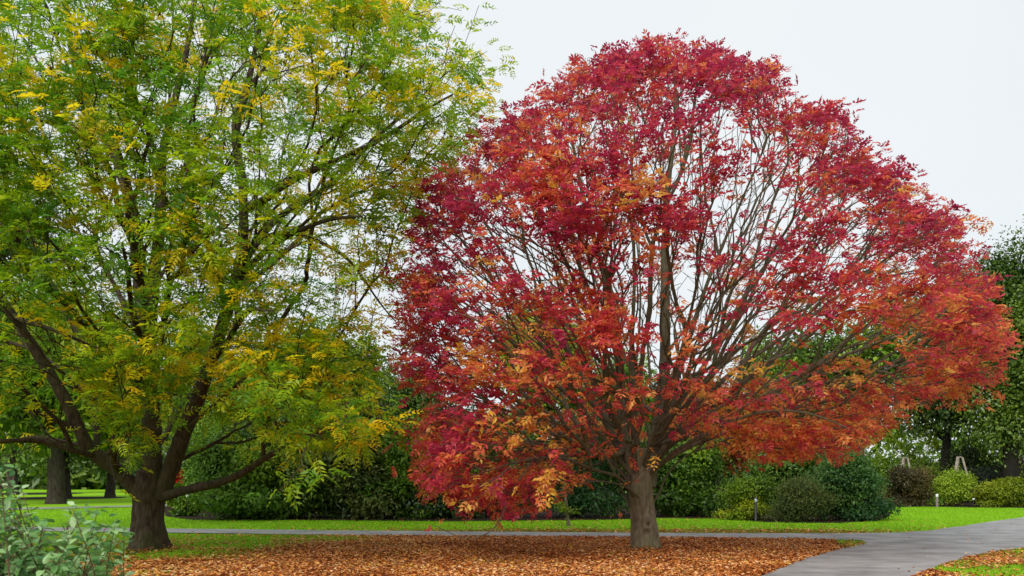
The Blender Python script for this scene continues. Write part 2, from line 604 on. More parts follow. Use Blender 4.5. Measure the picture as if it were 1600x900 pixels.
for (u, v, ru, k) in [(97, 778, 4.5, 0), (30, 771.5, 5.5, 1)]:
    c = gp(u, v); a = np.linspace(0, 2 * math.pi, 40, endpoint=False)
    poly_sheet('bare_earth', np.stack([c[0] + ru * np.cos(a), c[1] + ru * .9 * np.sin(a)], 1), .008, M_MULCH)

# ---- fallen leaves ----------------------------------------------------
M_FALL = leaf_mat('fallen_leaf', [(0, (.13, .030, .012)), (.25, (.38, .105, .022)), (.5, (.66, .235, .045)), (.72, (.78, .38, .13)), (.88, (.78, .52, .30)), (1, (.74, .46, .03))], .12, .7, .25)
def on_path(X, Y):
    return inside(PATH_D, X, Y)
def lay_leaves(n, x0, x1, y0, y1, dens, size=(.055, .105), z=.0):
    X = rng.uniform(x0, x1, n); Y = rng.uniform(y0, y1, n)
    keep = rng.random(n) < dens(X, Y)
    X, Y = X[keep], Y[keep]
    u = 800 + X / Y * F
    keep = (u > -160) & (u < 1760)
    X, Y = X[keep], Y[keep]
    n = len(X)
    a = rng.uniform(0, 2 * math.pi, n)
    D = np.stack([np.cos(a), np.sin(a), rng.normal(0, .28, n)], 1)
    N = norm(np.stack([rng.normal(0, .27, n), rng.normal(0, .27, n), np.ones(n)], 1))
    S = rng.uniform(size[0], size[1], n)
    Z = rng.uniform(.006, .04, n) + z
    for c_, r_ in ((RED, .33), (GREEN, .46)):      # leaves pile up against the trunks
        Z = Z + .09 * np.exp(-np.clip(np.hypot(X - c_[0], Y - c_[1]) - r_, 0, 9) / .16) * rng.random(n)
    T = np.clip(rng.beta(1.7, 1.6, n) * .95 + (vnoise(np.stack([X, Y], 1), .9, 21) - .5) * .28 + (vnoise(np.stack([X, Y], 1), 3.1, 22) - .5) * .25 + (rng.random(n) < .06) * .3, 0, 1)
    parts = []
    ts = [rough_leaf(1, .50), rough_leaf(1, .62), rough_leaf(1, .42)]
    w_ = rng.integers(0, 3, n)
    for k in range(3):
        m = w_ == k
        parts.append(scatter(ts[k], np.stack([X, Y, Z], 1)[m], frames(D[m], N[m]), S[m], T[m], .03))
    return parts
def d_near(X, Y):
    l = litter(X, Y)
    return np.where(on_path(X, Y), 0, np.clip(l ** 1.5 * 1.1, .04, 1) * (Y < 22.6))
def d_far(X, Y):
    return np.where(on_path(X, Y), 0, litter(X, Y) * (.5 + 1.0 * np.exp(-((Y - 24.3) / .8) ** 2)))
def d_path(X, Y):
    e = edge_dist(PATH_D, X, Y)
    return np.where(on_path(X, Y), (.035 + .45 * np.exp(-e / .10) * (Y < 24)), 0)
parts = lay_leaves(250000, -14, 12, 11.5, 22.6, d_near, (.052, .10)) + lay_leaves(26000, -20, 20, 22.4, 34, d_far, (.08, .13)) \
    + lay_leaves(9000, -14, 18, 12, 30, d_path, (.05, .10))
V, Fc, T = merge(parts)
fl = mesh_obj('fallen_leaves', V, Fc, M_FALL, tint=T)
fl['kind'] = 'stuff'; fl['label'] = 'orange and brown fallen leaves carpeting the ground under the trees'; fl['category'] = 'leaf litter'

# ---- grass blades -----------------------------------------------------
M_GRASS = leaf_mat('grass', [(0, (.13, .28, .004)), (.5, (.19, .40, .006)), (1, (.30, .50, .02))], .3, .6, .3)
def blades(n, x0, x1, y0, y1, hh, dens):
    X = rng.uniform(x0, x1, n); Y = rng.uniform(y0, y1, n)
    u = 800 + X / Y * F
    k = (u > -100) & (u < 1700) & (rng.random(n) < dens(X, Y)) & ~on_path(X, Y)
    X, Y = X[k], Y[k]; n = len(X)
    a = rng.uniform(0, 2 * math.pi, n); wd = rng.uniform(.006, .014, n); h = rng.uniform(.4, 1, n) * hh
    lean = rng.normal(0, .4, (n, 2)) * h[:, None]
    V = np.zeros((n, 3, 3))
    V[:, 0] = np.stack([X - np.cos(a) * wd, Y - np.sin(a) * wd, np.full(n, -.01)], 1)
    V[:, 1] = np.stack([X + np.cos(a) * wd, Y + np.sin(a) * wd, np.full(n, -.01)], 1)
    V[:, 2] = np.stack([X + lean[:, 0], Y + lean[:, 1], h], 1)
    return V.reshape(-1, 3), np.arange(3 * n).reshape(-1, 3), np.clip(rng.normal(.5, .25, n), 0, 1)
gv = merge([blades(120000, -14, 13, 12, 23, .05, lambda X, Y: np.clip(1 - litter(X, Y) * 1.1, .0, 1)),
            blades(160000, -24, 26, 22.2, 45, .05, lambda X, Y: ~inside(BED, X, Y) * 1.0)])
gr = mesh_obj('grass', *gv[:2], M_GRASS, tint=gv[2])
gr['kind'] = 'stuff'; gr['label'] = 'short mown bright green grass beside the paths'; gr['category'] = 'grass'

# ------------------------------------------------------------------ HERO TREES
def trunk_shape(base, flare, knots=(), ridges=7, seed=0, amp=.03, groove=.06):
    def f(P, a, U, W, r):
        n, k = r.shape
        D = np.cos(a)[None, :, None] * U[:, None] + np.sin(a)[None, :, None] * W[:, None]
        pts = P[:, None] + r[..., None] * D
        z = pts[..., 2] - base[2]
        az = np.arctan2(D[..., 1], D[..., 0])
        fl = np.exp(-np.clip(z, 0, 9) / .28)
        r = r * (1 + fl * flare * (.65 + .35 * np.sin(az * ridges * .5 + seed) + .25 * np.sin(az * 3 + 1.3 * seed)))
        r = r * (1 + groove * np.sin(az * 2 + seed + z * .7) * np.exp(-np.clip(z - 1, 0, 9)) + groove * .5 * np.sin(az * ridges + 2 * seed + z * .6))
        q = pts.reshape(-1, 3) * np.array([1, 1, .35])
        nn = (vnoise(q, 9, seed + 1) - .5) * amp + (vnoise(q, 24, seed + 2) - .5) * amp * .5
        r = r + nn.reshape(n, k) * (.5 + fl)
        for (kp, ks, kh) in knots:
            d = np.linalg.norm((pts - np.array(kp)) / np.array(ks), axis=2)
            r = r + kh * np.exp(-d * d) - kh * 1.3 * np.exp(-(d / .32) ** 2)
        return r
    return f

def hero_tree(name, label, cat, base, trunk, trunk_r, limbs, targets, leafy, bark, tip, tsides, shape, bf, kang, limb_scale=1.0, branch_mat=None):
    root = thing(name, label, cat, tuple(base))
    fixed, start, limb_r = [], [0], []
    # trunk nodes
    tp, tr = catmull(trunk, trunk_r, .25)
    fixed.append((tp, -1))
    allpos = [tp]
    idx0 = len(tp)
    meta = [(0, tp, tr)]
    for (pts, r0, r1) in limbs:
        ap = np.vstack(allpos)
        j = int(np.argmin(np.linalg.norm(ap - pts[0], axis=1)))
        P, R = catmull(np.vstack([pts]), np.linspace(r0, r1, len(pts)) , .3)
        # slight natural wander
        s = np.linspace(0, 1, len(P))[:, None]
        ph = rng.uniform(0, 6, 3)
        P = P + np.sin(s * np.array([9, 11, 10]) + ph) * .05 * np.minimum(s * 4, 1) - 0
        fixed.append((P, j)); allpos.append(P); meta.append((j, P, R))
    pos, par, chain, tid, nc = grow(fixed, targets, bf, kang)
    r = radii(par, tip)
    tb = Tubes()
    tP, tR = catmull(trunk, trunk_r, .03)
    tb.add(tP, tR, tsides, shape=shape)
    tb.build('trunk', bark, root)
    for (j, P, R) in meta[1:]:
        t2 = Tubes()
        a = pos[j]
        q = P
        R2 = R * limb_scale
        def lf(PP, a_, U, W, rr):
            D = np.cos(a_)[None, :, None] * U[:, None] + np.sin(a_)[None, :, None] * W[:, None]
            pts = (PP[:, None] + rr[..., None] * D).reshape(-1, 3)
            return rr * (1 + ((vnoise(pts, 5, 3) - .5) * .35 + (vnoise(pts, 14, 4) - .5) * .15).reshape(rr.shape))
        q2, R3 = catmull(q, R2, .12)
        t2.add(q2, R3, 12, shape=lf)
        t2.build('limb', branch_mat or bark, root)
    tt = Tubes()
    fixed_r = {}
    off = 0
    for (j, P, R) in meta:
        for q in range(len(P)):
            fixed_r[off + q] = R[q]
        off += len(P)
    for c in chains(par, r, chain):
        rr = r[c].copy()
        rr[0] = rr[1] * 1.15
        if c[0] in fixed_r:
            rr = np.minimum(rr, fixed_r[c[0]] * .8)
        P = pos[c]
        k = 7 if rr[0] > .03 else (5 if rr[0] > .012 else 3)
        P, rr = catmull(P, rr, .16 if rr[0] > .01 else .3)
        if len(P) > 2:
            j_ = rng.normal(0, .010, P.shape); j_[0] = 0
            P = P + j_
        tt.add(P, rr, k, cap=False)
    bo = tt.build('branches', branch_mat or bark, root)
    bo['kind'] = 'stuff'
    return root, pos, par, tid, nc

def leaf_sprays(pos, par, tid, nc, leafy, per, tmpl_n, spread=.16, up=.35, droop=.2, flat=1.0):
    """compound leaves round each leafy node: positions, forward, normal"""
    idx = np.array([i for i in range(len(pos)) if tid[i] >= 0 and leafy[tid[i]]])
    cnt = np.maximum(1, rng.poisson(per, len(idx)))
    I = np.repeat(idx, cnt)
    d = norm(pos[I] - pos[par[I]])
    n = len(I)
    t = rng.random(n)[:, None] * .9
    base = pos[I] * (1 - t * .5) + pos[par[I]] * t * .5
    # keep leaves close to the node itself when the edge is long
    v = base - pos[I]; L = np.linalg.norm(v, axis=1, keepdims=True)
    base = pos[I] + v / np.maximum(L, 1e-6) * np.minimum(L, .3)
    base = base + rng.normal(0, 1, (n, 3)) * spread * np.array([1, 1, .5 * flat])
    out_ = rand_dirs(n); out_[:, 2] = out_[:, 2] * .45
    D = norm(out_ + d * .7 + np.array([0, 0, up * 1.0 - droop]))
    N = norm(rng.normal(0, .42, (n, 3)) + np.array([0, 0, 1.0]))
    return I, base, D, N

def split_foliage(root, tmpls, P, D, N, S, T, mat, n_single, jit, name='foliage', fine=None):
    """the nearest leaves in view become parts of their own, the rest one mesh"""
    n = len(P)
    which = rng.integers(0, len(tmpls), n)
    u, v = proj(P)
    vis = (u > 5) & (u < 1595) & (v > 5) & (v < 895)
    order = np.argsort(np.where(vis, P[:, 1], 1e6) - S * 2)
    single = np.zeros(n, bool); single[order[:n_single]] = True
    R = frames(D, N)
    parts = []
    for k, tm in enumerate(tmpls):
        m = (which == k) & ~single
        if m.any():
            parts.append(scatter(tm, P[m], R[m], S[m], T[m], jit))
    fo = mesh_obj(name, *merge([(a, b, c) for a, b, c in parts])[:2], mat, root, tint=merge(parts)[2])
    fo['kind'] = 'stuff'
    from mathutils import Matrix
    cache = {}
    base = np.array(root.location)
    for i in np.where(single)[0]:
        b = int(np.clip(T[i], 0, .999) * 6)
        key = (int(which[i]), b)
        if key not in cache:
            tm = (fine or tmpls)[key[0]]
            Vv, Ff, Tt = scatter(tm, np.zeros((1, 3)), np.eye(3)[None], np.ones(1), np.array([(b + .5) / 6]), jit)
            o = mesh_obj('leaf', Vv, Ff, mat, tint=Tt)
            cache[key] = o.data
            bpy.data.objects.remove(o)
        o = bpy.data.objects.new('leaf', cache[key])
        COL.objects.link(o)
        o.parent = root
        M = Matrix(R[i].T.tolist()).to_4x4()
        M = Matrix.Translation(Vector(P[i] - base)) @ M @ Matrix.Scale(float(S[i]), 4)
        o.matrix_local = M
    return fo

def lim(Y0, pts, r0, r1):
    """limb from photo points (u, v, distance offset)"""
    return (np.array([at(u, v, Y0 + dy) for u, v, dy in pts]), r0, r1)

def crown_points(poly, Y0, depth, edge, n, shell=.7, sq=1.0, bias=0.0, z_min=None):
    """points through a crown volume whose outline is poly; shell = share close to the surface"""
    poly = np.asarray(poly, float)
    lo, hi = poly.min(0), poly.max(0)
    res = []
    tot = 0
    while tot < n:
        u = rng.uniform(lo[0], hi[0], n); v = rng.uniform(lo[1], hi[1], n)
        k = inside(poly, u, v); u, v = u[k], v[k]
        e = np.clip(edge_dist(poly, u, v) / edge, 0, 1)
        half = depth * np.sqrt(1 - (1 - e) ** 2)
        m = len(u)
        acc = rng.random(m) < (.25 + .75 * half / depth) ; u, v, e, half = u[acc], v[acc], e[acc], half[acc]
        m = len(u)
        onsh = rng.random(m) < shell
        t = np.where(onsh, 1 - np.abs(rng.normal(0, .13, m)), rng.uniform(0, 1, m) ** .7)
        s = np.where(rng.random(m) < .5 + bias, -1, 1)
        Y = Y0 + s * t * half
        P = np.stack([(u - 800) / F * Y, Y, H - (v - VH) / F * Y], 1)
        res.append(np.concatenate([P, u[:, None], v[:, None], t[:, None], e[:, None]], 1)); tot += m
    return np.vstack(res)[:n]

def clump(C, n, sx, sz, frac_u=.25):
    """n points gathered round clump centres C"""
    i = rng.integers(0, len(C), n)
    P = C[i, :3] + rng.normal(0, 1, (n, 3)) * np.array([sx, sx, sz])
    return P, i

# ============ the red tree
YR = RED[1]
RP = [(613, 478), (640, 330), (688, 250), (740, 228), (800, 165), (862, 120), (905, 84), (948, 70), (985, 82), (1010, 62), (1050, 52), (1095, 78), (1115, 62),
      (1150, 88), (1205, 95), (1245, 125), (1262, 155), (1310, 170), (1345, 215), (1362, 255), (1408, 262), (1432, 295), (1470, 312), (1510, 350),
      (1528, 400), (1530, 425), (1552, 440), (1565, 490), (1572, 555), (1550, 600), (1480, 622), (1430, 640), (1385, 655), (1360, 690), (1300, 722), (1200, 715),
      (1120, 690), (1050, 690), (1010, 700), (980, 720), (900, 730), (880, 770), (850, 790), (780, 806), (700, 790), (655, 765), (645, 700), (640, 640), (618, 560)]
rl = [lim(YR, p, a, b) for p, a, b in [
    ([(1012, 760, 0), (1022, 690, .05), (1034, 600, .1), (1040, 500, .1), (1042, 400, .2), (1044, 300, .2), (1052, 190, .3), (1050, 110, .3)], .30, .04),
    ([(990, 750, 0), (975, 680, -.1), (968, 600, -.15), (958, 500, -.3), (935, 390, -.4), (905, 270, -.6), (885, 180, -.6)], .25, .03),
    ([(1000, 740, .1), (992, 650, .5), (990, 540, .8), (988, 420, 1.1), (978, 300, 1.5), (968, 170, 1.8)], .13, .02),
    ([(1015, 720, 0), (1045, 620, -.3), (1085, 510, -.6), (1125, 400, -.8), (1165, 290, -1), (1215, 170, -1)], .13, .018),
    ([(1010, 725, .1), (1065, 620, .6), (1140, 500, 1.0), (1220, 390, 1.3), (1300, 290, 1.4), (1345, 240, 1.4)], .13, .018),
    ([(1012, 730, 0), (1085, 640, -.2), (1180, 555, -.4), (1290, 475, -.6), (1400, 395, -.7), (1460, 350, -.7)], .13, .018),
    ([(1010, 735, 0), (1090, 660, .5), (1200, 600, 1.0), (1330, 540, 1.4), (1440, 490, 1.6), (1520, 450, 1.5)], .12, .018),
    ([(1008, 742, 0), (1090, 690, -.8), (1210, 645, -1.4), (1350, 600, -1.8), (1480, 575, -2)], .11, .018),
    ([(985, 735, 0), (935, 640, .4), (875, 530, .8), (810, 430, 1.1), (755, 340, 1.3), (720, 290, 1.3)], .12, .018),
    ([(985, 740, 0), (925, 660, -.5), (850, 590, -1), (765, 530, -1.3), (680, 490, -1.4)], .11, .016),
    ([(984, 752, 0), (930, 700, .6), (860, 660, 1.2), (770, 640, 1.6), (690, 620, 1.8)], .10, .016),
    ([(990, 775, -.1), (962, 745, -1.0), (900, 720, -2.2), (830, 720, -3.0), (740, 740, -3.6)], .08, .012),
    ([(995, 745, -.1), (985, 660, -1.0), (955, 560, -2.0), (930, 450, -2.8), (900, 360, -3.2)], .11, .016),
    ([(1005, 735, -.1), (1035, 640, -1.2), (1070, 540, -2.2), (1090, 430, -2.9), (1090, 330, -3.2)], .11, .016),
    ([(1003, 745, .1), (1040, 650, 1.2), (1090, 540, 2.2), (1130, 430, 3.0), (1150, 330, 3.3)], .10, .016),
    ([(993, 745, .1), (950, 650, 1.3), (900, 540, 2.3), (860, 430, 3.0), (840, 340, 3.2)], .10, .016),
    ([(1010, 745, 0), (1080, 690, -1.4), (1170, 650, -2.4), (1270, 650, -3.0), (1340, 670, -3.2)], .09, .014),
    ([(1010, 742, .1), (1090, 680, 1.6), (1180, 630, 2.6), (1290, 600, 3.4), (1380, 590, 3.8)], .09, .014),
    ([(1015, 795, 0), (1033, 765, 0.1), (1043, 745, .2), (1062, 722, .5), (1100, 700, .8), (1150, 690, 1.2)], .06, .014),
    ([(985, 790, 0), (972, 762, -.2), (962, 730, -.4), (955, 700, -.6), (930, 668, -1.0)], .045, .012),
    ([(830, 722, -3.0), (795, 770, -3.1), (786, 808, -3.1), (772, 826, -3.1), (735, 838, -3.1), (703, 837, -3.1), (677, 825, -3.1)], .03, .010),
    ([(998, 778, -.3), (975, 758, -1.0), (930, 756, -1.6), (880, 762, -2.1), (850, 785, -2.4)], .035, .008),
    ([(940, 757, -1.5), (955, 775, -1.6), (968, 795, -1.6)], .010, .004)]]

# many slender stems that fan out from the fork
sh_ = crown_points(RP, YR, 3.9, 280, 60, shell=1.0)
for q in sh_[:52]:
    u1, v1, y1 = q[3], q[4], q[1] - YR
    if v1 > 600:
        continue
    v0 = rng.uniform(480, 705); h0 = (705 - v0) / 225
    u0 = 1018 + 22 * h0 if (u1 > 1000) else 979 - 20 * h0          # leaves one of the two leaders, at any height
    if v1 > v0 - 90:
        continue
    g = lambda k: (u0 + (u1 - u0) * k + rng.normal(0, 14), v0 + (v1 - v0) * k ** 1.15 + rng.normal(0, 12), y1 * k)
    a1, a2, a3 = g(.22), g(.48), g(.74)
    a1 = (a1[0] + (u1 - u0) * .07, a1[1] + 10, a1[2])
    rl.append(lim(YR, [(u0, v0, 0), a1, a2, a3, (u1 * .98 + 20, v1 * .96 + 28, y1 * .9)], .078 - .03 * h0, .012))
# clump centres over the crown volume, then twig targets round them
C = crown_points(RP, YR, 4.6, 210, 1500, shell=.80, bias=.06)
def rim(poly, Y0, n, lo, hi, dy):
    poly = np.asarray(poly, float); q = []
    while len(q) < n:
        u = rng.uniform(poly[:, 0].min(), poly[:, 0].max(), 4000); v = rng.uniform(poly[:, 1].min(), poly[:, 1].max(), 4000)
        k = inside(poly, u, v); u, v = u[k], v[k]; e = edge_dist(poly, u, v); k = (e > lo) & (e < hi)
        for a, b, c in zip(u[k], v[k], e[k]):
            Y = Y0 + rng.normal(0, dy)
            q.append([(a - 800) / F * Y, Y, H - (b - VH) / F * Y, a, b, .95, c / 210])
    return np.array(q[:n])
C = np.vstack([C, rim(RP, YR, 330, 8, 55, 1.2)])
u, v, t, e = C[:, 3], C[:, 4], C[:, 5], C[:, 6]
keepp = np.ones(len(C))
# the window in the upper right of the crown where bare branches show, and the hollow round the stems
keepp *= 1 - .88 * np.exp(-(((u - 1150) / 105) ** 2 + ((v - 215) / 85) ** 2))
keepp *= 1 - .62 * np.exp(-(((u - 1215) / 130) ** 2 + ((v - 330) / 60) ** 2))
keepp *= 1 - .85 * np.exp(-(((u - 1200) / 180) ** 2 + ((v - 545) / 85) ** 2))
keepp *= 1 - .60 * np.exp(-(((u - 1010) / 60) ** 2 + ((v - 610) / 90) ** 2))
keepp *= 1 - .45 * np.exp(-(((u - 1040) / 60) ** 2 + ((v - 400) / 90) ** 2))
keepp *= 1 - .5 * np.exp(-(((u - 790) / 110) ** 2 + ((v - 345) / 50) ** 2))
keepp *= np.where((v > 640) & (u > 900) & (u < 1180), .35, 1)
keepp *= np.where(e > .35, .56, 1)
keepp *= np.where((v > 620) & (u < 900), .55, 1)
C = C[rng.random(len(C)) < keepp]
# extra: front layers that the photo shows as solid red
def extra(poly, Y0, dd, n):
    q = crown_points(poly, Y0, dd, 80, n, shell=.2); return q
C = np.vstack([C,
    extra([(645, 650), (700, 615), (800, 625), (870, 660), (880, 760), (850, 795), (760, 800), (660, 765)], YR - 3.2, 1.1, 30),
    extra([(800, 260), (900, 230), (1060, 260), (1100, 330), (1000, 400), (850, 390), (760, 330)], YR - 3.9, .6, 45),
    extra([(1080, 600), (1400, 590), (1385, 650), (1300, 715), (1150, 700)], YR - .5, 2.6, 60),
    extra([(880, 640), (1040, 650), (1110, 690), (1040, 740), (960, 745), (880, 720)], YR - 2.4, .5, 12)])
rt, ci = clump(C, 4600, .27, .15)
uu, vv = proj(rt)
okp = inside(RP, uu, vv) | (rng.random(len(uu)) < .25)
rt, ci = rt[okp], ci[okp]
inner = crown_points(RP, YR, 4.3, 280, 3600, shell=0.3)[:, :3]
tips_all = np.vstack([rt, inner])
leafy = np.concatenate([np.ones(len(rt), bool), np.zeros(len(inner), bool)])
# hanging low twig with its last few leaves
bark_red = bark_mat('red_tree_bark', (.075, .06, .04), (.175, .142, .095), (.29, .245, .17), (.13, .15, .05), .35, 5, .35, .3)
branch_red = bark_mat('red_tree_branch_bark', (.045, .038, .03), (.12, .098, .072), (.20, .165, .12), (.10, .11, .04), .45, 6, .3, .4)
rtrunk = [at(1006, 872, YR), at(1007, 850, YR), at(1006, 820, YR), at(1003, 790, YR), at(1001, 765, YR), at(1001, 735, YR), at(1002, 700, YR)]
rtr = [.31, .285, .262, .255, .262, .24, .15]
kn = at(1011, 819, YR - .26)
red, rpos, rpar, rtid, rnc = hero_tree('red_ash_tree', 'broad tree in full red and orange autumn colour with a thick grey trunk', 'tree', RED,
    rtrunk, rtr, rl, tips_all, leafy, bark_red, .0060, 110,
    trunk_shape(RED, .24, [(tuple(kn), (.12, .13, .12), .11), ((kn[0] - .03, kn[1], kn[2] - .20), (.17, .2, .24), .06)], 7, 2, .035, .05), .6, .5, .56, branch_mat=branch_red)

M_RED = leaf_mat('red_leaf', [(0, (.40, .028, .095)), (.22, (.60, .045, .105)), (.42, (.72, .090, .085)), (.6, (.78, .19, .075)),
                              (.78, (.84, .32, .075)), (.92, (.90, .48, .16)), (1, (.92, .58, .07))], .55, .45, .4)
I, P, D, N = leaf_sprays(rpos, rpar, rtid, rnc, leafy, 5.4, 4, .12, .30, .25)
# colour: crimson on the outside and top of the crown, orange low down and inside
cc = ci[rtid[I]]
Cc = C[cc]
uC, vC, tC, eC = Cc[:, 3], Cc[:, 4], Cc[:, 5], Cc[:, 6]
cl_r = rng.normal(0, .19, len(C))[cc]
inn = np.clip(eC, 0, 1) * (1 - tC)
low = np.clip((vC - 430) / 260, 0, 1)
back = np.clip((P[:, 1] - YR) / 4, 0, 1)
low = np.clip((vC - 400) / 300, 0, 1) * np.where(uC < 960, .72, 1)
T = .16 + .75 * inn + .44 * low + .26 * back + cl_r + rng.normal(0, .13, len(P))
T += .14 * np.exp(-(((uC - 1400) / 130) ** 2 + ((vC - 520) / 110) ** 2)) + .06 * np.exp(-(((uC - 960) / 150) ** 2 + ((vC - 560) / 100) ** 2))
front_low = (P[:, 1] < YR - 2.2) & (uC < 900)
T = np.where(front_low, .34 + cl_r * 1.3 + rng.normal(0, .16, len(P)) + .25 * np.clip((vC - 700) / 80, 0, 1) , T)
T = np.clip(T, .02, .98)
lowk = np.clip((vC - 560) / 120, 0, 1)
S = rng.uniform(.75, 1.2, len(P)) * (1 + .10 * lowk)
D[:, 2] -= .75 * lowk * rng.random(len(P)); D = norm(D)
kk = rng.random(len(P)) > .25 * lowk
P, D, N, S, T = P[kk], D[kk], N[kk], S[kk], T[kk]
def red_set(full):
    k = 1.0 if full else 1.12
    return [compound(3, .098, .042 * k, .165, .25, s, full) for s in (1, 2, 3, 4)] + [compound(2, .104, .045 * k, .12, .6, s, full) for s in (5, 6)] + [compound(3, .092, .036 * k, .17, .9, 7, full)]
RT = red_set(False)
# few leaves at the end of the hanging twig
def clear_before(P, segs, Ymax):
    pu, pv = proj(P); kill = np.zeros(len(P), bool)
    for (pts, hw_, pr) in segs:
        for a, b in zip(pts[:-1], pts[1:]):
            a, b = np.array(a, float), np.array(b, float); ab = b - a
            t_ = np.clip(((np.stack([pu, pv], 1) - a) @ ab) / (ab @ ab), 0, 1)
            dd = np.hypot(pu - a[0] - t_ * ab[0], pv - a[1] - t_ * ab[1])
            kill |= (dd < hw_) & (P[:, 1] < Ymax) & (rng.random(len(P)) < pr)
    return ~kill
kk = clear_before(P, [([(1000, 740), (975, 660), (966, 580)], 20, .6), ([(1005, 740), (1030, 640), (1040, 520), (1042, 330)], 16, .5),
    ([(1040, 650), (1100, 560), (1180, 480)], 12, .5), ([(1030, 690), (1130, 630), (1300, 590)], 12, .55), ([(975, 680), (900, 600), (830, 520)], 10, .45),
    ([(990, 540), (985, 400), (975, 300)], 10, .4), ([(1100, 690), (1250, 640), (1400, 600)], 10, .4)], YR + .5)
P, D, N, S, T = P[kk], D[kk], N[kk], S[kk], T[kk]
hang = np.array([at(677, 822, YR - 3.1), at(684, 818, YR - 3.1), at(800, 745, YR - 3.1), at(969, 800, YR - 1.6)])
hD = np.array([[-.6, 0, -.2], [.5, -.3, .5], [-.5, 0, -.4], [.1, 0, -1.]])
P = np.vstack([P, hang]); D = np.vstack([D, norm(hD)]); N = np.vstack([N, np.tile([0, -.6, .8], (4, 1))])
S = np.append(S, [.8, .7, 1, .5]); T = np.append(T, [.3, .75, .4, .7])
D[:, 2] -= .12 * rng.random(len(D))
split_foliage(red, RT, P, D, N, S, T, M_RED, 300, .12, fine=red_set(True))
print('red leaves', len(P))

# ============ the green tree
YG = GREEN[1]
GP = [(-420, 720), (-520, 500), (-480, 250), (-380, 20), (-200, -150), (50, -240), (300, -250), (520, -160), (640, -60), (715, -20), (742, 45), (768, 85), (785, 140), (772, 190),
      (730, 235), (690, 260), (655, 330), (628, 420), (612, 520), (618, 600), (600, 680), (560, 715), (500, 730), (420, 715), (330, 690), (270, 740), (200, 760), (150, 745), (60, 730),
      (-100, 740), (-300, 760)]
gl = [lim(YG, p, a, b) for p, a, b in [
    ([(222, 775, 0), (185, 735, -.2), (142, 700, -.4), (112, 640, -.6), (60, 560, -.8), (14, 490, -1.0), (-40, 400, -1.2), (-110, 280, -1.4), (-180, 150, -1.5)], .24, .05),
    ([(150, 712, -.4), (115, 704, -.9), (60, 692, -1.3), (0, 686, -1.7), (-80, 680, -2.0), (-180, 690, -2.4)], .10, .03),
    ([(150, 705, -.3), (110, 690, .2), (50, 686, .8), (-20, 690, 1.5)], .09, .03),
    ([(18, 492, -1), (60, 512, -1.6), (108, 520, -2.2), (140, 542, -2.6), (172, 566, -2.9)], .075, .02),
    ([(236, 770, 0), (238, 700, 0), (236, 620, .1), (230, 520, .1), (218, 420, .2), (206, 330, .2), (180, 250, .3), (138, 180, .4), (115, 100, .4), (104, 0, .5), (100, -120, .6)], .30, .05),
    ([(232, 560, .1), (240, 460, .4), (246, 350, .6), (250, 250, .7), (272, 170, .8), (294, 90, .9), (304, 20, 1), (318, -90, 1.1)], .20, .04),
    ([(252, 778, 0), (272, 720, -.1), (298, 650, -.2), (318, 590, -.3), (345, 500, -.4), (374, 400, -.4), (382, 310, -.4), (374, 210, -.5), (388, 140, -.5), (402, 50, -.5), (420, -80, -.6)], .25, .045),
    ([(380, 330, -.4), (430, 302, -.9), (496, 268, -1.3), (556, 232, -1.7), (640, 190, -2.0), (710, 150, -2.1)], .12, .025),
    ([(368, 430, -.4), (410, 372, 0), (460, 320, .3), (520, 280, .5), (580, 230, .8), (640, 170, 1)], .13, .025),
    ([(250, 778, 0), (300, 764, -.5), (350, 748, -1.0), (395, 730, -1.5), (432, 710, -2.0), (490, 690, -2.5), (550, 680, -2.9)], .15, .03),
    ([(385, 300, -.4), (370, 210, 0), (378, 150, .3), (420, 90, .7), (470, 20, 1)], .10, .03),
    ([(355, 480, -.4), (320, 380, -1.0), (270, 320, -1.6), (240, 250, -2.1), (200, 170, -2.6)], .09, .025),
    ([(215, 400, .2), (190, 330, -.6), (160, 250, -1.4), (90, 200, -2.2), (0, 165, -3.0)], .11, .025),
    ([(250, 250, .7), (222, 180, .3), (190, 130, 0), (165, 60, -.3)], .08, .025),
    ([(262, 200, .8), (300, 150, .6), (340, 75, .4), (380, 45, .2)], .08, .025),
    ([(345, 510, -.4), (380, 430, -1.6), (430, 380, -2.8), (500, 350, -3.8), (560, 340, -4.4)], .11, .025),
    ([(320, 600, -.3), (340, 560, -1.8), (360, 520, -3.2), (390, 490, -4.4), (430, 480, -5.2)], .10, .025),
    ([(238, 640, .1), (225, 560, -1.6), (210, 490, -3.0), (200, 420, -4.4), (190, 380, -5.2)], .11, .025),
    ([(345, 500, -.4), (400, 430, 1.2), (460, 380, 2.6), (520, 340, 3.6), (600, 320, 4.2)], .11, .025),
    ([(232, 560, .1), (190, 460, 1.6), (130, 380, 3.0), (60, 300, 4.2)], .11, .025),
    ([(374, 400, -.4), (450, 360, .4), (530, 400, 1.0), (580, 450, 1.4), (620, 500, 1.6)], .08, .02)]]
C = crown_points(GP, YG, 5.4, 330, 2300, shell=.62, bias=.08)
u, v, t, e = C[:, 3], C[:, 4], C[:, 5], C[:, 6]
keepp = np.ones(len(C))
keepp *= 1 - .75 * np.exp(-(((u - 450) / 70) ** 2 + ((v - 240) / 50) ** 2))
keepp *= 1 - .6 * np.exp(-(((u - 400) / 60) ** 2 + ((v - 280) / 40) ** 2))
keepp *= 1 - .75 * np.exp(-(((u - 495) / 50) ** 2 + ((v - 400) / 40) ** 2))
keepp *= 1 - .7 * np.exp(-(((u - 80) / 60) ** 2 + ((v - 60) / 60) ** 2))
keepp *= 1 - .5 * np.exp(-(((u - 520) / 40) ** 2 + ((v - 500) / 40) ** 2))
keepp *= 1 - .5 * np.exp(-(((u - 640) / 40) ** 2 + ((v - 300) / 60) ** 2))
keepp *= np.where(v > 600, .55, 1)
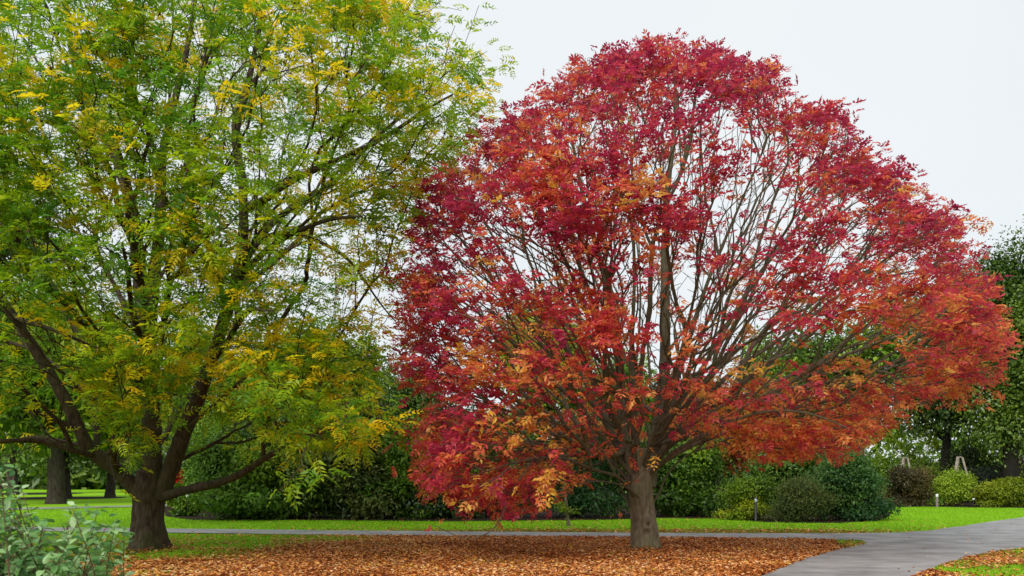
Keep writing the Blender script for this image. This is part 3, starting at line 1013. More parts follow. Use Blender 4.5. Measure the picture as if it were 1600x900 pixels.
keepp *= np.where((v < -30) | (u < -80), .45, 1)  # unseen crown outside the frame thinned so more light reaches the lower leaves
keepp *= np.where((v > 640) & (u < 330), .45, 1)
C = C[rng.random(len(C)) < keepp]
C = np.vstack([C,
    extra([(380, 560), (560, 560), (600, 640), (540, 700), (430, 690), (370, 640)], YG - 4.0, 1.4, 34),
    extra([(430, 700), (500, 720), (520, 790), (480, 806), (440, 790), (420, 740)], YG - 6.5, .3, 4),
    extra([(130, 690), (230, 640), (250, 700), (230, 745), (170, 745)], YG - 3.5, .5, 14)])
gt, gci = clump(C, 5600, .34, .18)
uu, vv = proj(gt)
okp = (inside(GP, uu, vv) | (rng.random(len(uu)) < .3) | (gci >= len(C) - 80)) & (vv < np.where(uu > 525, 700, 775))
gt, gci = gt[okp], gci[okp]
inner = crown_points(GP, YG, 5.0, 380, 700, shell=0)[:, :3]
tg_all = np.vstack([gt, inner])
gleafy = np.concatenate([np.ones(len(gt), bool), np.zeros(len(inner), bool)])
bark_green = bark_mat('green_tree_bark', (.018, .012, .008), (.06, .042, .028), (.12, .088, .062), (.055, .065, .02), .5, 6, .7, .3)
gtrunk = [at(232, 872, YG), at(232, 845, YG), at(231, 815, YG), at(232, 790, YG), at(234, 765, YG), at(236, 735, YG)]
gtr = [.41, .36, .315, .32, .35, .25]
green, gpos, gpar, gtid, gnc = hero_tree('green_ash_tree', 'large dark-trunked tree with green and yellow feathery leaves and spreading low limbs', 'tree', GREEN,
    gtrunk, gtr, gl, tg_all, gleafy, bark_green, .0052, 96, trunk_shape(GREEN, .42, [], 6, 5, .05, .07), .45, .45, .76)
M_GREEN = leaf_mat('green_leaf', [(0, (.07, .22, .022)), (.25, (.17, .36, .014)), (.5, (.34, .50, .012)), (.72, (.56, .62, .012)), (.84, (.88, .76, .018)), (1, (.88, .62, .015))], .60, .45, .4)
I, P, D, N = leaf_sprays(gpos, gpar, gtid, gnc, gleafy, 3.9, 4, .14, .2, .35)
cc = gci[gtid[I]]
cl_r = rng.random(len(C))[cc]
T = .45 + (cl_r - .5) * .58 + np.where(cl_r > .74, .27, 0) + rng.normal(0, .12, len(P)) + .10 * np.clip((C[cc, 3] - 200) / 500, -1, 1) - .10 * np.clip((P[:, 1] - YG) / 5, 0, 1)
T = np.clip(T, .02, .98)
T = np.where(gci[gtid[I]] >= len(C) - 18, np.clip(rng.normal(.42, .16, len(P)), 0, 1), T)
S = rng.uniform(.8, 1.25, len(P))
GT = [compound(5, .105, .037, .30, .3, s, full=False) for s in (1, 2, 3)] + [compound(4, .11, .038, .26, .5, s, full=False) for s in (4, 5)]
GTn = GT
# the big limbs stand clear of leaves
pu, pv = proj(P)
for (pts, hw_, pr) in [([(215, 770), (142, 700), (112, 640), (60, 560), (14, 490)], 32, .96), ([(150, 712), (95, 700), (40, 690), (0, 686)], 12, .8), ([(252, 775), (272, 720), (298, 650), (318, 590)], 20, .93),
        ([(262, 768), (320, 756), (395, 730), (432, 710)], 15, .95), ([(238, 760), (237, 640)], 20, .85), ([(18, 492), (60, 512), (108, 520), (172, 566)], 9, .7),
        ([(345, 500), (374, 400), (382, 310), (374, 210), (402, 50)], 14, .6), ([(230, 520), (218, 420), (206, 330), (180, 250), (138, 180)], 14, .5), ([(246, 350), (250, 250), (272, 170), (294, 90), (304, 20)], 14, .6),
        ([(380, 330), (430, 302), (496, 268), (556, 232), (640, 190)], 12, .6), ([(368, 430), (410, 372), (460, 320), (520, 280)], 11, .6)]:
    dd = np.full(len(P), 1e9)
    for a, b in zip(pts[:-1], pts[1:]):
        a, b = np.array(a, float), np.array(b, float); ab = b - a
        t_ = np.clip(((np.stack([pu, pv], 1) - a) @ ab) / (ab @ ab), 0, 1)
        dd = np.minimum(dd, np.hypot(pu - a[0] - t_ * ab[0], pv - a[1] - t_ * ab[1]))
    kk = ~((dd < hw_) & (P[:, 1] < YG + .3) & (rng.random(len(P)) < pr))
    P, D, N, S, T, pu, pv = P[kk], D[kk], N[kk], S[kk], T[kk], pu[kk], pv[kk]
split_foliage(green, GT, P, D, N, S, T, M_GREEN, 300, .06)
print('green leaves', len(P))
# dark seed clusters hanging in the crown
M_SEED = leaf_mat('seed', [(0, (.035, .014, .010)), (1, (.11, .045, .028))], .1, .8, .2)
k = rng.choice(len(P), 1500, replace=False)
k = np.repeat(k, 9)
sp = P[k] + rng.normal(0, 1, (len(k), 3)) * np.array([.05, .05, .09]) - np.array([0, 0, .08])
sd_ = rand_dirs(len(k)); sd_[:, 2] -= .8
V, Fc, T2 = scatter(rough_leaf(.06, .025), sp, frames(sd_, rand_dirs(len(k))), rng.uniform(.7, 1.4, len(k)), rng.random(len(k)))
so = mesh_obj('seed_clusters', V, Fc, M_SEED, green, tint=T2); so['kind'] = 'stuff'

# ------------------------------------------------------------------ BACKGROUND PLANTS
def lobes(n, c, rx, ry, rz, jit=.55, size=(.28, .5), floor=None):
    """random ellipsoid lobes filling an ellipsoidal crown"""
    d = rand_dirs(n) * (rng.random(n) ** .4)[:, None] * jit * 1.25
    L = np.array(c) + d * np.array([rx, ry, rz])
    R = rng.uniform(*size, (n, 1)) * np.array([[rx, ry, rz]]) * rng.uniform(.85, 1.15, (n, 3))
    if floor is not None:
        L[:, 2] = np.maximum(L[:, 2], floor + R[:, 2] * .75)
    return L, R

def crown_leaves(L, R, n, L_len, W, droop=.3, fuzz=.16, yellow=.0, base_t=.45, lob_var=.20, zmin=.03, fill=.38):
    w_ = (R.prod(1)) ** (2 / 3); w_ /= w_.sum()
    i = rng.choice(len(L), n, p=w_)
    d = rand_dirs(n)
    d[:, 2] = np.where(rng.random(n) < .35, np.abs(d[:, 2]), d[:, 2])
    rr = 1 + rng.normal(0, fuzz, n) - (rng.random(n) < fill) * rng.random(n) * .6
    # finer clumps on the lobes
    cl = vnoise(d * 3 + i[:, None] * 7.7, 1.6, 9)
    rr = rr * (.86 + .30 * cl)
    P = L[i] + d * R[i] * rr[:, None]
    k = P[:, 2] > zmin
    P, d, i, cl, rr = P[k], d[k], i[k], cl[k], rr[k]
    n = len(P)
    D = norm(norm(d / R[i] * R[i].mean()) * .6 + rand_dirs(n) * .8 - np.array([0, 0, droop]))
    N = norm(d * .7 + rng.normal(0, .45, (n, 3)) + np.array([0, 0, .55]))
    T = base_t + rng.normal(0, lob_var, len(L))[i] + (cl - .5) * .25 + rng.normal(0, .1, n)
    if yellow:
        T = np.where(rng.random(n) < yellow, T + .3, T)
    V, Fc, TT = scatter(rough_leaf(L_len, W), P, frames(D, N), rng.uniform(.65, 1.35, n) * np.where(rr < .82, 1.9, 1.15), np.clip(T, .01, .99), .02)
    return V, Fc, TT

PAL = {
 'dark': [(0, (.014, .040, .010)), (.5, (.055, .115, .012)), (1, (.18, .27, .022))],
 'blue': [(0, (.012, .050, .012)), (.5, (.035, .105, .024)), (1, (.11, .22, .04))],
 'mid': [(0, (.04, .10, .008)), (.5, (.12, .24, .014)), (1, (.30, .42, .025))],
 'olive': [(0, (.035, .055, .012)), (.5, (.085, .12, .022)), (1, (.20, .22, .05))],
 'yellow': [(0, (.06, .13, .006)), (.5, (.17, .28, .010)), (1, (.42, .44, .012))],
 'lime': [(0, (.08, .13, .004)), (.5, (.17, .23, .006)), (1, (.34, .36, .012))],
 'brown': [(0, (.05, .045, .015)), (.5, (.13, .10, .035)), (1, (.26, .16, .06))],
 'grey': [(0, (.05, .07, .04)), (.5, (.12, .15, .09)), (1, (.24, .26, .18))],
 'orange': [(0, (.25, .05, .015)), (.5, (.50, .16, .02)), (1, (.62, .34, .03))],
 'redflower': [(0, (.45, .01, .01)), (.6, (.65, .03, .02)), (1, (.75, .12, .06))],
 'pink': [(0, (.13, .07, .06)), (.5, (.24, .14, .13)), (1, (.36, .24, .22))],
}
MP = {k: leaf_mat('foliage_' + k, s, .28, .5, .35) for k, s in PAL.items()}
MP['dark'] = leaf_mat('foliage_dark', PAL['dark'], .18, .42, .45)
BARK = bark_mat('background_bark', (.02, .015, .012), (.05, .038, .03), (.09, .074, .058), (.06, .07, .03), .3, 4, .6, .3)

BARK_SHADED = bark_mat('shaded_bark', (.006, .005, .004), (.016, .013, .011), (.03, .025, .02), (.02, .025, .01), .3, 4, .6, .3)  # background bark again, with the shade on the dark trees' trunks painted in

def shrub(name, label, cat, u, vb, vt, hw, pal, n, leaf=(.13, .06), nl=9, Y=None, dy=.8, group=None, jit=.55, size=(.32, .55), droop=.3, fuzz=.22, yellow=.0, base_t=.45, stems=5, skirt=True):
    if Y is None:
        Y = H * F / (vb - VH)
    c = np.array([(u - 800) / F * Y, Y, 0.0])
    zt = H - (vt - VH) / F * Y
    rx = hw / F * Y
    Y -= .35; c[1] = Y
    root = thing(name, label, cat, tuple(c), group)
    zc = zt * .52
    L, R = lobes(nl, (c[0], Y + rx * dy * .6, zc), rx, rx * dy, zt * .5, jit, size, 0.0)
    if skirt:   # low lobes so the foliage reaches the soil
        L2, R2 = lobes(max(4, nl // 2), (c[0], Y + rx * dy * .55, zt * .2), rx * 1.0, rx * dy * .75, zt * .2, .9, (.42, .6), 0.0)
        L, R = np.vstack([L, L2]), np.vstack([R, R2])
    n = int(n * .78)
    V, Fc, T = crown_leaves(L, R, n, leaf[0], leaf[1], droop, fuzz, yellow, base_t)
    fo = mesh_obj('foliage', V, Fc, MP[pal], root, tint=T); fo['kind'] = 'stuff'
    # shoots that stick out of the outline
    ns = max(10, int(n / 500)); j = rng.integers(0, len(L), ns); dsh = rand_dirs(ns); dsh[:, 2] = np.abs(dsh[:, 2]) * .9 + .1; dsh = norm(dsh)
    P0 = L[j] + dsh * R[j] * .9; ln = rng.uniform(.10, .30, ns) * zt
    q_ = rng.random((ns, 14)); SP = (P0[:, None] + (norm(dsh + rng.normal(0, .3, (ns, 3))) * ln[:, None])[:, None] * q_[..., None]).reshape(-1, 3) + rng.normal(0, .03, (ns * 14, 3))
    SP = SP[SP[:, 2] > .05]; Ds = rand_dirs(len(SP)); Ds[:, 2] *= .5
    sv = scatter(rough_leaf(leaf[0], leaf[1]), SP, frames(Ds, norm(rng.normal(0, .5, (len(SP), 3)) + [0, 0, 1])), rng.uniform(.6, 1.2, len(SP)), np.clip(rng.normal(base_t + .15, .15, len(SP)), .01, .99), .02)
    V, Fc, T = merge([(V, Fc, T), sv])
    fo.data.materials.clear(); nm_ = fo.data; bpy.data.objects.remove(fo); bpy.data.meshes.remove(nm_)
    fo = mesh_obj('foliage', V, Fc, MP[pal], root, tint=T); fo['kind'] = 'stuff'
    tb = Tubes()
    for s in range(stems):
        j = rng.integers(0, len(L))
        b = np.array([c[0] + rng.normal(0, .12), Y + rx * dy * .9 + rng.normal(0, .12), 0])
        m = (b + L[j]) / 2 + rng.normal(0, .08, 3) * zt
        P_, R_ = catmull([b, m, L[j]], [.04, .025, .01], .3)
        tb.add(P_, R_, 6)
    tb.build('stems', BARK, root)
    return root

def bg_tree(name, label, u, vb, vt, v_low, hw, pal, n, leaf=(.22, .11), nl=22, Y=None, trunk_px=10, group=None, fuzz=.13, size=(.25, .42), yellow=.0, base_t=.45, cat='tree', ncol=0, asp=.85):
    if Y is None:
        Y = H * F / (vb - VH)
    c = np.array([(u - 800) / F * Y, Y, 0.0])
    zt = H - (vt - VH) / F * Y; zl = max(.3, H - (v_low - VH) / F * Y)
    rx = hw / F * Y
    root = thing(name, label, cat, tuple(c), group)
    zc = (zt + zl) / 2; rz = (zt - zl) / 2
    L, R = lobes(nl, (c[0], Y, zc), rx, rx * asp, rz, .62, size)
    n = int(n * (.8 if name == 'dark_tree' else .62))
    V, Fc, T = crown_leaves(L, R, n, leaf[0], leaf[1], .3, fuzz, yellow, base_t)
    fo = mesh_obj('crown', V, Fc, MP[pal], root, tint=T); fo['kind'] = 'stuff'
    tb = Tubes(); r0 = trunk_px / 2 / F * Y
    top = np.array([c[0] + rng.normal(0, .3), Y, zc + rz * .3])
    P_, R_ = catmull([c - [0, 0, .1], c + [0, 0, .4], c + [rng.normal(0, .1), 0, zl], (c + top) / 2 + [0, 0, zl / 2], top], [r0 * 1.35, r0 * 1.05, r0 * .9, r0 * .6, r0 * .15], .4)
    tb.add(P_, R_, 16)
    bk = BARK_SHADED if name == 'dark_tree' else BARK
    tb.build('trunk', bk, root)
    t2 = Tubes()
    for j in range(len(L)):
        s = P_[rng.integers(len(P_) // 3, int(len(P_) * .85))]
        m = (s + L[j]) / 2 + np.array([0, 0, -.1 * rz]) + rng.normal(0, .15, 3)
        q, qr = catmull([s, m, L[j]], [r0 * .35, r0 * .22, r0 * .06], .5)
        t2.add(q, qr, 6)
    t2.build('limbs', bk, root)
    return root

# --- far woodland that closes the view
def woodland(label, x0, x1, Y, zlo, zhi, pal, n, nl, seed):
    L = np.stack([rng.uniform(x0, x1, nl), Y + rng.uniform(-4, 8, nl), rng.uniform(1, 1.5, nl)], 1)
    hh = zlo + (zhi - zlo) * vnoise(L[:, :2] * np.array([1, .01]), .12, seed)
    L[:, 2] = rng.random(nl) ** .8 * hh
    R = np.stack([rng.uniform(2.2, 4.2, nl), rng.uniform(2, 3.5, nl), rng.uniform(1.8, 3.2, nl)], 1)
    V, Fc, T = crown_leaves(L, R, n, .7, .40, .3, .14, .02, .45, .2, zmin=.05)
    o = mesh_obj('woodland', V, Fc, MP[pal], tint=T)
    o['kind'] = 'stuff'; o['label'] = label; o['category'] = 'woodland'
woodland('far mid green wood closing the view beyond the lawns', -110, 125, 118, 9, 15, 'mid', 60000, 420, 3)
woodland('far dark evergreen belt low behind the distant lawn', -120, 130, 108, 1.5, 5, 'dark', 50000, 330, 4)

# --- trees beyond the lawn on the left
bg_tree('park_tree', 'stout dark-trunked park tree on the far lawn beyond the left pale-leaved shrub', 88, 787, 430, 722, 150, 'yellow', 24000, (.30, .15), 26, trunk_px=26, group='trees on the far lawn', yellow=.08)
bg_tree('park_tree', 'far lawn tree with slimmer paler trunk just right behind the stout one', 101, 778, 480, 715, 130, 'yellow', 16000, (.32, .17), 20, trunk_px=18, group='trees on the far lawn')
bg_tree('park_tree', 'most distant grey-trunked tree at the far left on the lawn', 20, 771.5, 470, 725, 120, 'mid', 16000, (.38, .2), 20, trunk_px=16, group='trees on the far lawn')
bg_tree('park_tree', 'low-crowned far lawn tree seen just left of the dark main trunk', 172, 777, 500, 742, 95, 'yellow', 15000, (.32, .17), 18, trunk_px=14, group='trees on the far lawn', yellow=.1)
bg_tree('park_tree', 'dense green tree cut off by the left picture edge behind the limbs', -130, 785, 420, 735, 150, 'mid', 16000, (.32, .17), 20, trunk_px=20, group='trees on the far lawn')
bg_tree('yellow_tree', 'bright yellow-green tree behind the gap right of the dark trunk', 345, 0, 500, 735, 115, 'yellow', 26000, (.16, .08), 24, Y=48, trunk_px=10, base_t=.5)
bg_tree('grey_tree', 'grey-green lichened tree crown at the left edge in front of the park trees', -40, 0, 290, 450, 150, 'grey', 20000, (.10, .03), 24, Y=24, trunk_px=12, fuzz=.25, base_t=.45)
# --- trees behind the shrub belt, left to right
def row(items):
    for a in items:
        bg_tree(*a[:-1], **a[-1])
row([
 ('broadleaf_tree', 'mid green tree behind the dark shrubs left of the gap', 455, 0, 470, 740, 110, 'mid', 20000, (.24, .13), 22, dict(Y=55, yellow=.05)),
 ('broadleaf_tree', 'green and yellow tree behind the shrub belt between the two big trees', 565, 0, 500, 745, 110, 'yellow', 20000, (.24, .13), 22, dict(Y=58)),
 ('conifer', 'dark conifer behind the left edge of the red crown', 640, 0, 560, 760, 70, 'dark', 16000, (.2, .08), 20, dict(Y=50)),
 ('yellow_tree', 'bright yellow-green tree seen through the lower left of the red crown', 850, 0, 455, 735, 95, 'yellow', 22000, (.24, .13), 24, dict(Y=58, base_t=.62)),
 ('broadleaf_tree', 'mid green tree directly behind the red tree trunk', 985, 0, 540, 745, 100, 'mid', 18000, (.24, .13), 22, dict(Y=60)),
 ('orange_tree', 'small orange autumn tree glimpsed behind the right of the trunk', 1120, 0, 590, 752, 80, 'orange', 12000, (.16, .08), 16, dict(Y=40, base_t=.6)),
 ('broadleaf_tree', 'green tree behind the shrubs right of the red tree trunk', 1215, 0, 500, 740, 105, 'mid', 18000, (.24, .13), 22, dict(Y=62)),
 ('broadleaf_tree', 'tall green tree behind the right half of the red crown', 1345, 0, 420, 735, 120, 'mid', 22000, (.24, .13), 24, dict(Y=60, yellow=.05)),
 ('dark_tree', 'very dark tree with a shade-darkened trunk at the right edge', 1585, 0, 365, 728, 95, 'dark', 50000, (.16, .085), 48, dict(Y=48, trunk_px=26, base_t=.6)),
 ('dark_tree', 'dark green tree between the red crown and the right edge trunk', 1478, 0, 430, 730, 85, 'dark', 44000, (.19, .10), 34, dict(Y=53, trunk_px=16, base_t=.5)),
 ('dark_tree', 'dark broad tree cut off by the right picture edge beyond the shade-darkened trunk', 1710, 0, 330, 720, 110, 'dark', 20000, (.24, .13), 24, dict(Y=52, trunk_px=20)),
])

# --- shrub belt beyond the path
sh = [
 ('shrub', 'small bright green shrub low beside the dark main trunk', 'shrub', 285, 806, 758, 28, 'mid', 4500, dict(nl=6)),
 ('rhododendron', 'dark glossy rounded shrub nearest the dark main trunk across the path', 'shrub', 372, 812, 668, 72, 'mid', 22000, dict(nl=14, base_t=.22)),
 ('rhododendron', 'tall dark shrub with olive top under the low right limb', 'shrub', 470, 810, 628, 78, 'dark', 22000, dict(nl=16, base_t=.6)),
 ('shrub', 'scruffy olive green shrub with brownish twigs behind the rhododendrons', 'shrub', 415, 800, 640, 85, 'olive', 20000, dict(nl=14, leaf=(.11, .05))),
 ('shrub', 'lighter green shrub high behind the gap right of the dark trunk', 'shrub', 330, 795, 640, 60, 'mid', 16000, dict(nl=12, leaf=(.12, .06))),
 ('rhododendron', 'dark drooping shrub midway between the two big trees', 'shrub', 560, 811, 622, 66, 'olive', 22000, dict(nl=16, base_t=.45)),
 ('rhododendron', 'green arching shrub left of the low red spray', 'shrub', 628, 811, 645, 54, 'mid', 16000, dict(nl=14, base_t=.35)),
 ('evergreen', 'tall dark evergreen shrub behind the low red spray', 'shrub', 705, 810, 640, 68, 'dark', 22000, dict(nl=14, base_t=.35)),
 ('evergreen', 'dark evergreen shrub behind the thin young tree', 'shrub', 800, 809, 655, 66, 'dark', 20000, dict(nl=14, base_t=.4)),
 ('evergreen', 'dark ferny evergreen between the young tree and the grey trunk', 'shrub', 905, 809, 650, 66, 'blue', 22000, dict(nl=14, leaf=(.12, .03), base_t=.3)),
 ('evergreen', 'dark green shrub directly behind the grey trunk', 'shrub', 1000, 807, 665, 60, 'dark', 16000, dict(nl=12, base_t=.45)),
 ('evergreen', 'dark green leafy shrub just right of the grey trunk', 'shrub', 1080, 807, 672, 68, 'mid', 20000, dict(nl=16, base_t=.18)),
 ('shrub', 'loose yellow-green shrub beside the dark lamp bollard', 'shrub', 1172, 812, 738, 42, 'yellow', 12000, dict(nl=9, leaf=(.07, .035), base_t=.4, fuzz=.25)),
 ('shrub', 'scruffy brownish green shrub left of the blue-green one', 'shrub', 1250, 815, 745, 56, 'olive', 16000, dict(nl=11, leaf=(.06, .025), base_t=.6, fuzz=.25)),
 ('evergreen', 'dark green shrub behind the scruffy brownish one', 'shrub', 1230, 803, 690, 70, 'mid', 16000, dict(nl=12, base_t=.15)),
 ('blue_green_shrub', 'dense dark blue-green rounded shrub jutting onto the right lawn', 'shrub', 1335, 813, 700, 56, 'blue', 26000, dict(nl=16, leaf=(.085, .045), base_t=.62)),
 ('shrub', 'tall airy yellow-green shrub behind the wooden obelisks', 'shrub', 1432, 788, 668, 72, 'yellow', 15000, dict(nl=22, leaf=(.12, .05), base_t=.3, fuzz=.4, size=(.15, .35), jit=.75, Y=54)),
 ('shrub', 'reddish brown and green shrub in front of the left obelisk', 'shrub', 1420, 791.5, 728, 42, 'brown', 12000, dict(nl=9, leaf=(.10, .05), base_t=.3, fuzz=.2, dy=.7)),
 ('yellow_shrub', 'low golden-green mounded shrub at the right edge of the bed', 'shrub', 1575, 792, 746, 48, 'lime', 16000, dict(nl=8, leaf=(.10, .05), base_t=.45, fuzz=.08, size=(.45, .6))),
 ('shrub', 'grey-green shrub behind the golden mound', 'shrub', 1560, 786, 722, 55, 'grey', 14000, dict(nl=10, leaf=(.12, .04), base_t=.2)),
 ('shrub', 'dark olive shrub right behind the right obelisk', 'shrub', 1515, 785, 700, 45, 'olive', 12000, dict(nl=10, leaf=(.12, .05), base_t=.15)),
 ('flowering_plant', 'clump of faded pinkish seed heads behind the golden mound', 'plant', 1562, 783, 716, 24, 'pink', 5000, dict(nl=7, leaf=(.10, .04), fuzz=.3)),
 ('flowering_plant', 'clump of faded pinkish seed heads at the right picture edge', 'plant', 1596, 783, 714, 22, 'pink', 5000, dict(nl=7, leaf=(.10, .04), fuzz=.3)),
 ('shrub', 'tall mid green shrub between the right obelisk and the tree with the shade-darkened trunk', 'shrub', 1528, 784, 688, 40, 'mid', 13000, dict(nl=12, leaf=(.12, .05), base_t=.3, fuzz=.3)),
 ('red_shrub', 'small bright red flowering shrub seen just right of the dark trunk', 'shrub', 273, 786, 731, 17, 'redflower', 5000, dict(nl=9, leaf=(.12, .07), base_t=.5)),
]
for s in sh:
    shrub(*s[:-1], **s[-1])

# --- wooden obelisks with climbing plants
M_WOOD = plain_mat('weathered_wood', (.17, .14, .105), (.30, .26, .21), 9, .8, .3)
def box_between(V, Fc, a, b, w_):
    a, b = np.array(a, float), np.array(b, float)
    d = norm(b - a); s = norm(np.cross(d, [0, 1, 0.01])); t = np.cross(s, d)
    o = len(V)
    for p in (a, b):
        for x, y in ((-1, -1), (1, -1), (1, 1), (-1, 1)):
            V.append(p + s * x * w_ + t * y * w_)
    Fc += [[o, o + 1, o + 2, o + 3], [o + 7, o + 6, o + 5, o + 4]] + [[o + i, o + 4 + i, o + 4 + (i + 1) % 4, o + (i + 1) % 4] for i in range(4)]
def obelisk(label, u, vb, vt, Y, w_px, lean=0):
    c = np.array([(u - 800) / F * Y, Y, 0.]); zt = H - (vt - VH) / F * Y
    root = thing('garden_obelisk', label, 'plant support', tuple(c), 'wooden obelisks in the right bed')
    hw = w_px / F * Y; ht = .13
    cs = [(-1, -.5), (1, -.5), (.25, 1.1)]
    for x, y in cs:
        V, Fc = [], []
        box_between(V, Fc, c + [x * hw, y * hw, 0], c + [x * ht, y * ht, zt], .06 if x < 0 else .04)
        mesh_obj('post', np.array(V), np.array(Fc), M_WOOD, root)
    for zz in (.35, .65):
        f = hw + (ht - hw) * zz
        for k in range(3):
            x, y = cs[k]; x2, y2 = cs[(k + 1) % 3]
            V, Fc = [], []
            box_between(V, Fc, c + [x * f, y * f, zt * zz], c + [x2 * f, y2 * f, zt * zz + .004 * k], .03)
            mesh_obj('rail', np.array(V), np.array(Fc), M_WOOD, root)
    V, Fc = [], []
    box_between(V, Fc, c + [-ht * 1.15, 0, zt + .02], c + [ht * 1.15, 0, zt + .02], .04)
    mesh_obj('cap', np.array(V), np.array(Fc), M_WOOD, root)
    return root
obelisk('pale wooden obelisk with the climber, nearer the golden mound', 1499, 0, 715, 46.5, 20)
obelisk('pale wooden obelisk whose top shows above the reddish brown shrub', 1414, 0, 716, 50, 15)
shrub('climbing_rose', 'green climbing plant covering the lower part of the right obelisk', 'climber', 1497, 791, 730, 36, 'mid', 15000, nl=10, leaf=(.08, .045), fuzz=.2, base_t=.85, dy=.6)

# --- bollards and plant labels
M_DARKM = plain_mat('dark_metal', (.012, .013, .015), (.03, .03, .034), 30, .45, .05)
M_LAMP = plain_mat('pale_lens', (.45, .50, .58), (.55, .60, .68), 10, .3, .0)
M_WHITE = plain_mat('white_plastic', (.72, .72, .72), (.8, .8, .8), 10, .4, .0)
M_POSTW = plain_mat('grey_post', (.10, .09, .075), (.2, .18, .155), 20, .8, .2)
def bollard(label, u, vb, vt, Y, r_px, capm, postm, cat='bollard'):
    c = np.array([(u - 800) / F * Y, Y, 0.]); zt = H - (vt - VH) / F * Y; r = r_px / F * Y
    root = thing('bollard', label, cat, tuple(c))
    t = Tubes(); t.add([c, c + [0, 0, .03], c + [0, 0, .04], c + [0, 0, zt * .78]], [r * 1.3, r * 1.3, r, r], 18); t.build('post', postm, root)
    t = Tubes(); t.add([c + [0, 0, zt * .78], c + [0, 0, zt * .80], c + [0, 0, zt * .92], c + [0, 0, zt * .925]], [r * .8, r * 1.05, r * 1.05, r * .8], 18); t.build('lens', capm, root)
    t = Tubes(); t.add([c + [0, 0, zt * .925], c + [0, 0, zt * .94], c + [0, 0, zt * .985], c + [0, 0, zt]], [r * 1.2, r * 1.3, r * 1.15, r * .3], 18); t.build('cap', postm if capm is M_LAMP else capm, root)
bollard('thin dark post with a pale bluish head in front of the yellow-green shrub', 1181, 0, 776, 30.3, 2.0, M_LAMP, M_DARKM)
bollard('short grey post with a white top at the lawn edge near the obelisks', 1464, 0, 772, 44.0, 1.9, M_WHITE, M_POSTW)
def plant_label(label, u, v, Y, w_px, h_px):
    c = np.array([(u - 800) / F * Y, Y, 0.]); z = H - (v - VH) / F * Y
    root = thing('plant_label', label, 'plant label', tuple(c))
    t = Tubes(); t.add([c, c + [0, 0, z]], [.008, .008], 8); t.build('stake', M_DARKM, root)
    hw, hh = w_px / F * Y / 2, h_px / F * Y / 2
    V, Fc = [], []
    p = c + [0, -.012, z]
    for dy in (-.006, .0):
        for x, y in ((-1, -1), (1, -1), (1, 1), (-1, 1)):
            V.append(p + [x * hw, dy - y * hh * .35, y * hh])
    Fc = [[0, 1, 2, 3], [7, 6, 5, 4]] + [[i, 4 + i, 4 + (i + 1) % 4, (i + 1) % 4] for i in range(4)]
    mesh_obj('plate', np.array(V), np.array(Fc), M_WHITE, root)
plant_label('small white plate on a stake at the foot of the right obelisk', 1521, 780, 44.3, 3.5, 3)
plant_label('small white plate among the dark shrubs right of the dark trunk', 293, 775, 31.0, 4.5, 5)

# --- thin young tree in front of the shrub belt
YS = gp(885, 821)[1]
st = thing('young_tree', 'thin young tree with a leafy tuft low on its pale stem', 'sapling', tuple(gp(885, 821)))
t = Tubes(); P_, R_ = catmull([at(889, 823, YS), at(887, 812, YS), at(885, 790, YS), at(882, 760, YS), at(881, 735, YS), at(878, 700, YS), at(876, 660, YS)], [.085, .055, .045, .038, .035, .028, .012], .1)
t.add(P_, R_, 12); t.build('trunk', bark_red, st)
t = Tubes()
ends = []
for k in range(16):
    a = rng.uniform(0, 2 * math.pi); z0 = at(885, rng.uniform(792, 806) if k < 9 else rng.uniform(680, 730), YS)
    e_ = z0 + np.array([math.cos(a) * .38, math.sin(a) * .38, rng.uniform(-.05, .18)])
    q, qr = catmull([z0, (z0 + e_) / 2 + [0, 0, .05], e_], [.010, .007, .004], .08); t.add(q, qr, 5); ends.append(q)
t.build('twigs', bark_red, st)
E = np.vstack(ends); k = rng.integers(0, len(E), 330)
dd_ = rand_dirs(330); dd_[:, 2] = dd_[:, 2] * .4 - .1
V, Fc, T = scatter(simple_leaf(.13, .05), E[k] + rng.normal(0, .04, (330, 3)), frames(dd_, norm(rng.normal(0, .3, (330, 3)) + [0, 0, 1])), rng.uniform(.6, 1.1, 330), np.clip(rng.normal(.6, .15, 330), 0, 1))
mesh_obj('foliage', V, Fc, MP['yellow'], st, tint=T)['kind'] = 'stuff'

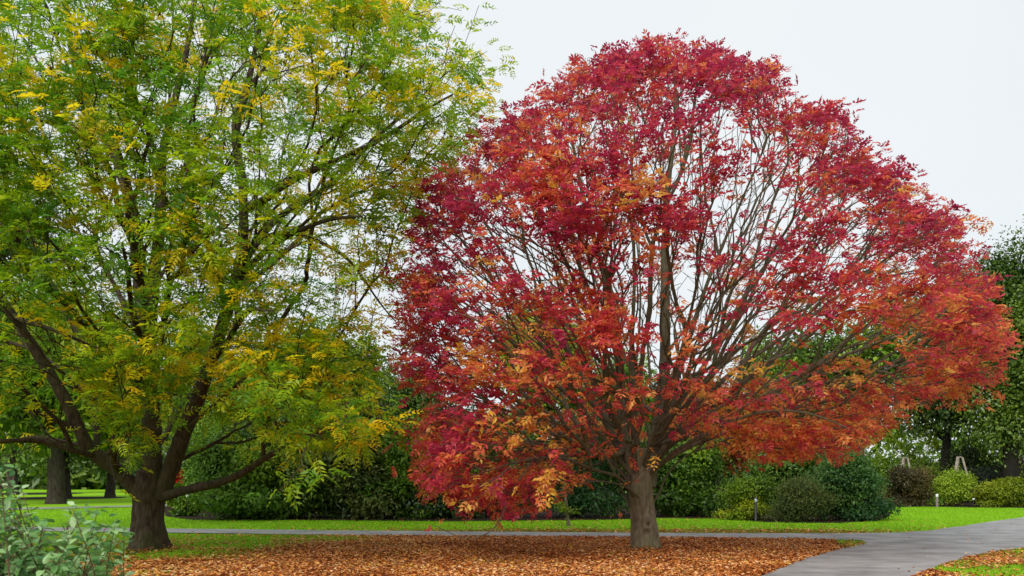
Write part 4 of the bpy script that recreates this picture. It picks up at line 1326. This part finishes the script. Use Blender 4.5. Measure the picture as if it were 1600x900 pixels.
# ------------------------------------------------------------------ FOREGROUND SHRUB
M_PALE = leaf_mat('pale_leaf', [(0, (.035, .13, .03)), (.35, (.11, .27, .055)), (.65, (.23, .43, .13)), (1, (.52, .70, .38))], .3, .5, .4)
YF = 4.7
fc = np.array([(20 - 800) / F * YF, YF, 0.])
fs = thing('pale_leaved_shrub', 'leafy shrub with pale bluish green leaves close by in the lower left corner', 'shrub', tuple(fc))
STEM = plain_mat('shrub_stem', (.09, .045, .03), (.2, .11, .07), 30, .7, .1)
tb = Tubes(); LP, LD = [], []
FP = [(-260, 770), (-160, 720), (-40, 690), (10, 700), (40, 735), (30, 790), (70, 795), (110, 783), (160, 790), (192, 815), (210, 845), (205, 880), (215, 960), (180, 1250), (-300, 1250)]
tg = []
while len(tg) < 380:
    u_ = rng.uniform(-260, 200); v_ = 690 + 330 * rng.random() ** 1.3
    if inside(FP, np.array([u_]), np.array([v_]))[0]:
        if u_ < 60 and v_ < 790 and rng.random() < .66:
            continue
        tg.append(at(u_, v_, YF + rng.uniform(-.55, .8)))
for p in tg:
    b = fc + np.array([rng.normal(0, .28), rng.normal(.1, .28), 0])
    m = b * .45 + p * .55 + np.array([0, 0, .18])
    q, qr = catmull([b, m, p], [.007, .0045, .002], .05)
    tb.add(q[::2], qr[::2], 3)
    for i in range(len(q) // 3, len(q)):
        if rng.random() < .95:
            d_ = norm(q[i] - q[i - 1])
            for s in (-1, 1):
                a = rand_dirs(1)[0]; a = norm(a - d_ * (a @ d_)); a[2] = a[2] * .5
                LP.append(q[i] + rng.normal(0, .012, 3)); LD.append(norm(a + d_ * .6 + np.array([0, 0, -.1])))
tb.build('stems', STEM, fs)
LP, LD = np.array(LP), np.array(LD)
N_ = norm(rng.normal(0, .4, (len(LP), 3)) + [0, -.15, 1])
def ovate(L, W, fold, droop):
    v = np.array([[0, 0, 0], [W * .40, L * .22, fold * W * .4], [W * .48, L * .5, fold * W * .45 - droop * L * .25], [W * .25, L * .82, fold * W * .25 - droop * L * .7], [0, L, -droop * L],
                  [-W * .25, L * .82, fold * W * .25 - droop * L * .7], [-W * .48, L * .5, fold * W * .45 - droop * L * .25], [-W * .40, L * .22, fold * W * .4], [0, L * .5, -droop * L * .25]])
    f = np.array([[0, 1, 2, 8], [8, 2, 3, 4], [0, 8, 6, 7], [8, 4, 5, 6]])
    return v, f, np.zeros(4, int)
split_foliage(fs, [ovate(.056, .034, .4, .25), ovate(.050, .033, .2, .5), ovate(.058, .030, .5, .1)], LP, LD, N_, rng.uniform(.6, 1.25, len(LP)), np.clip(rng.normal(.48, .28, len(LP)), .02, .98), M_PALE, 300, .02)
print('shrub leaves', len(LP))
print('TRIS', sum(len(o.data.polygons) * 2 for o in sc.objects if o.type == 'MESH' and o.data.users == 1))
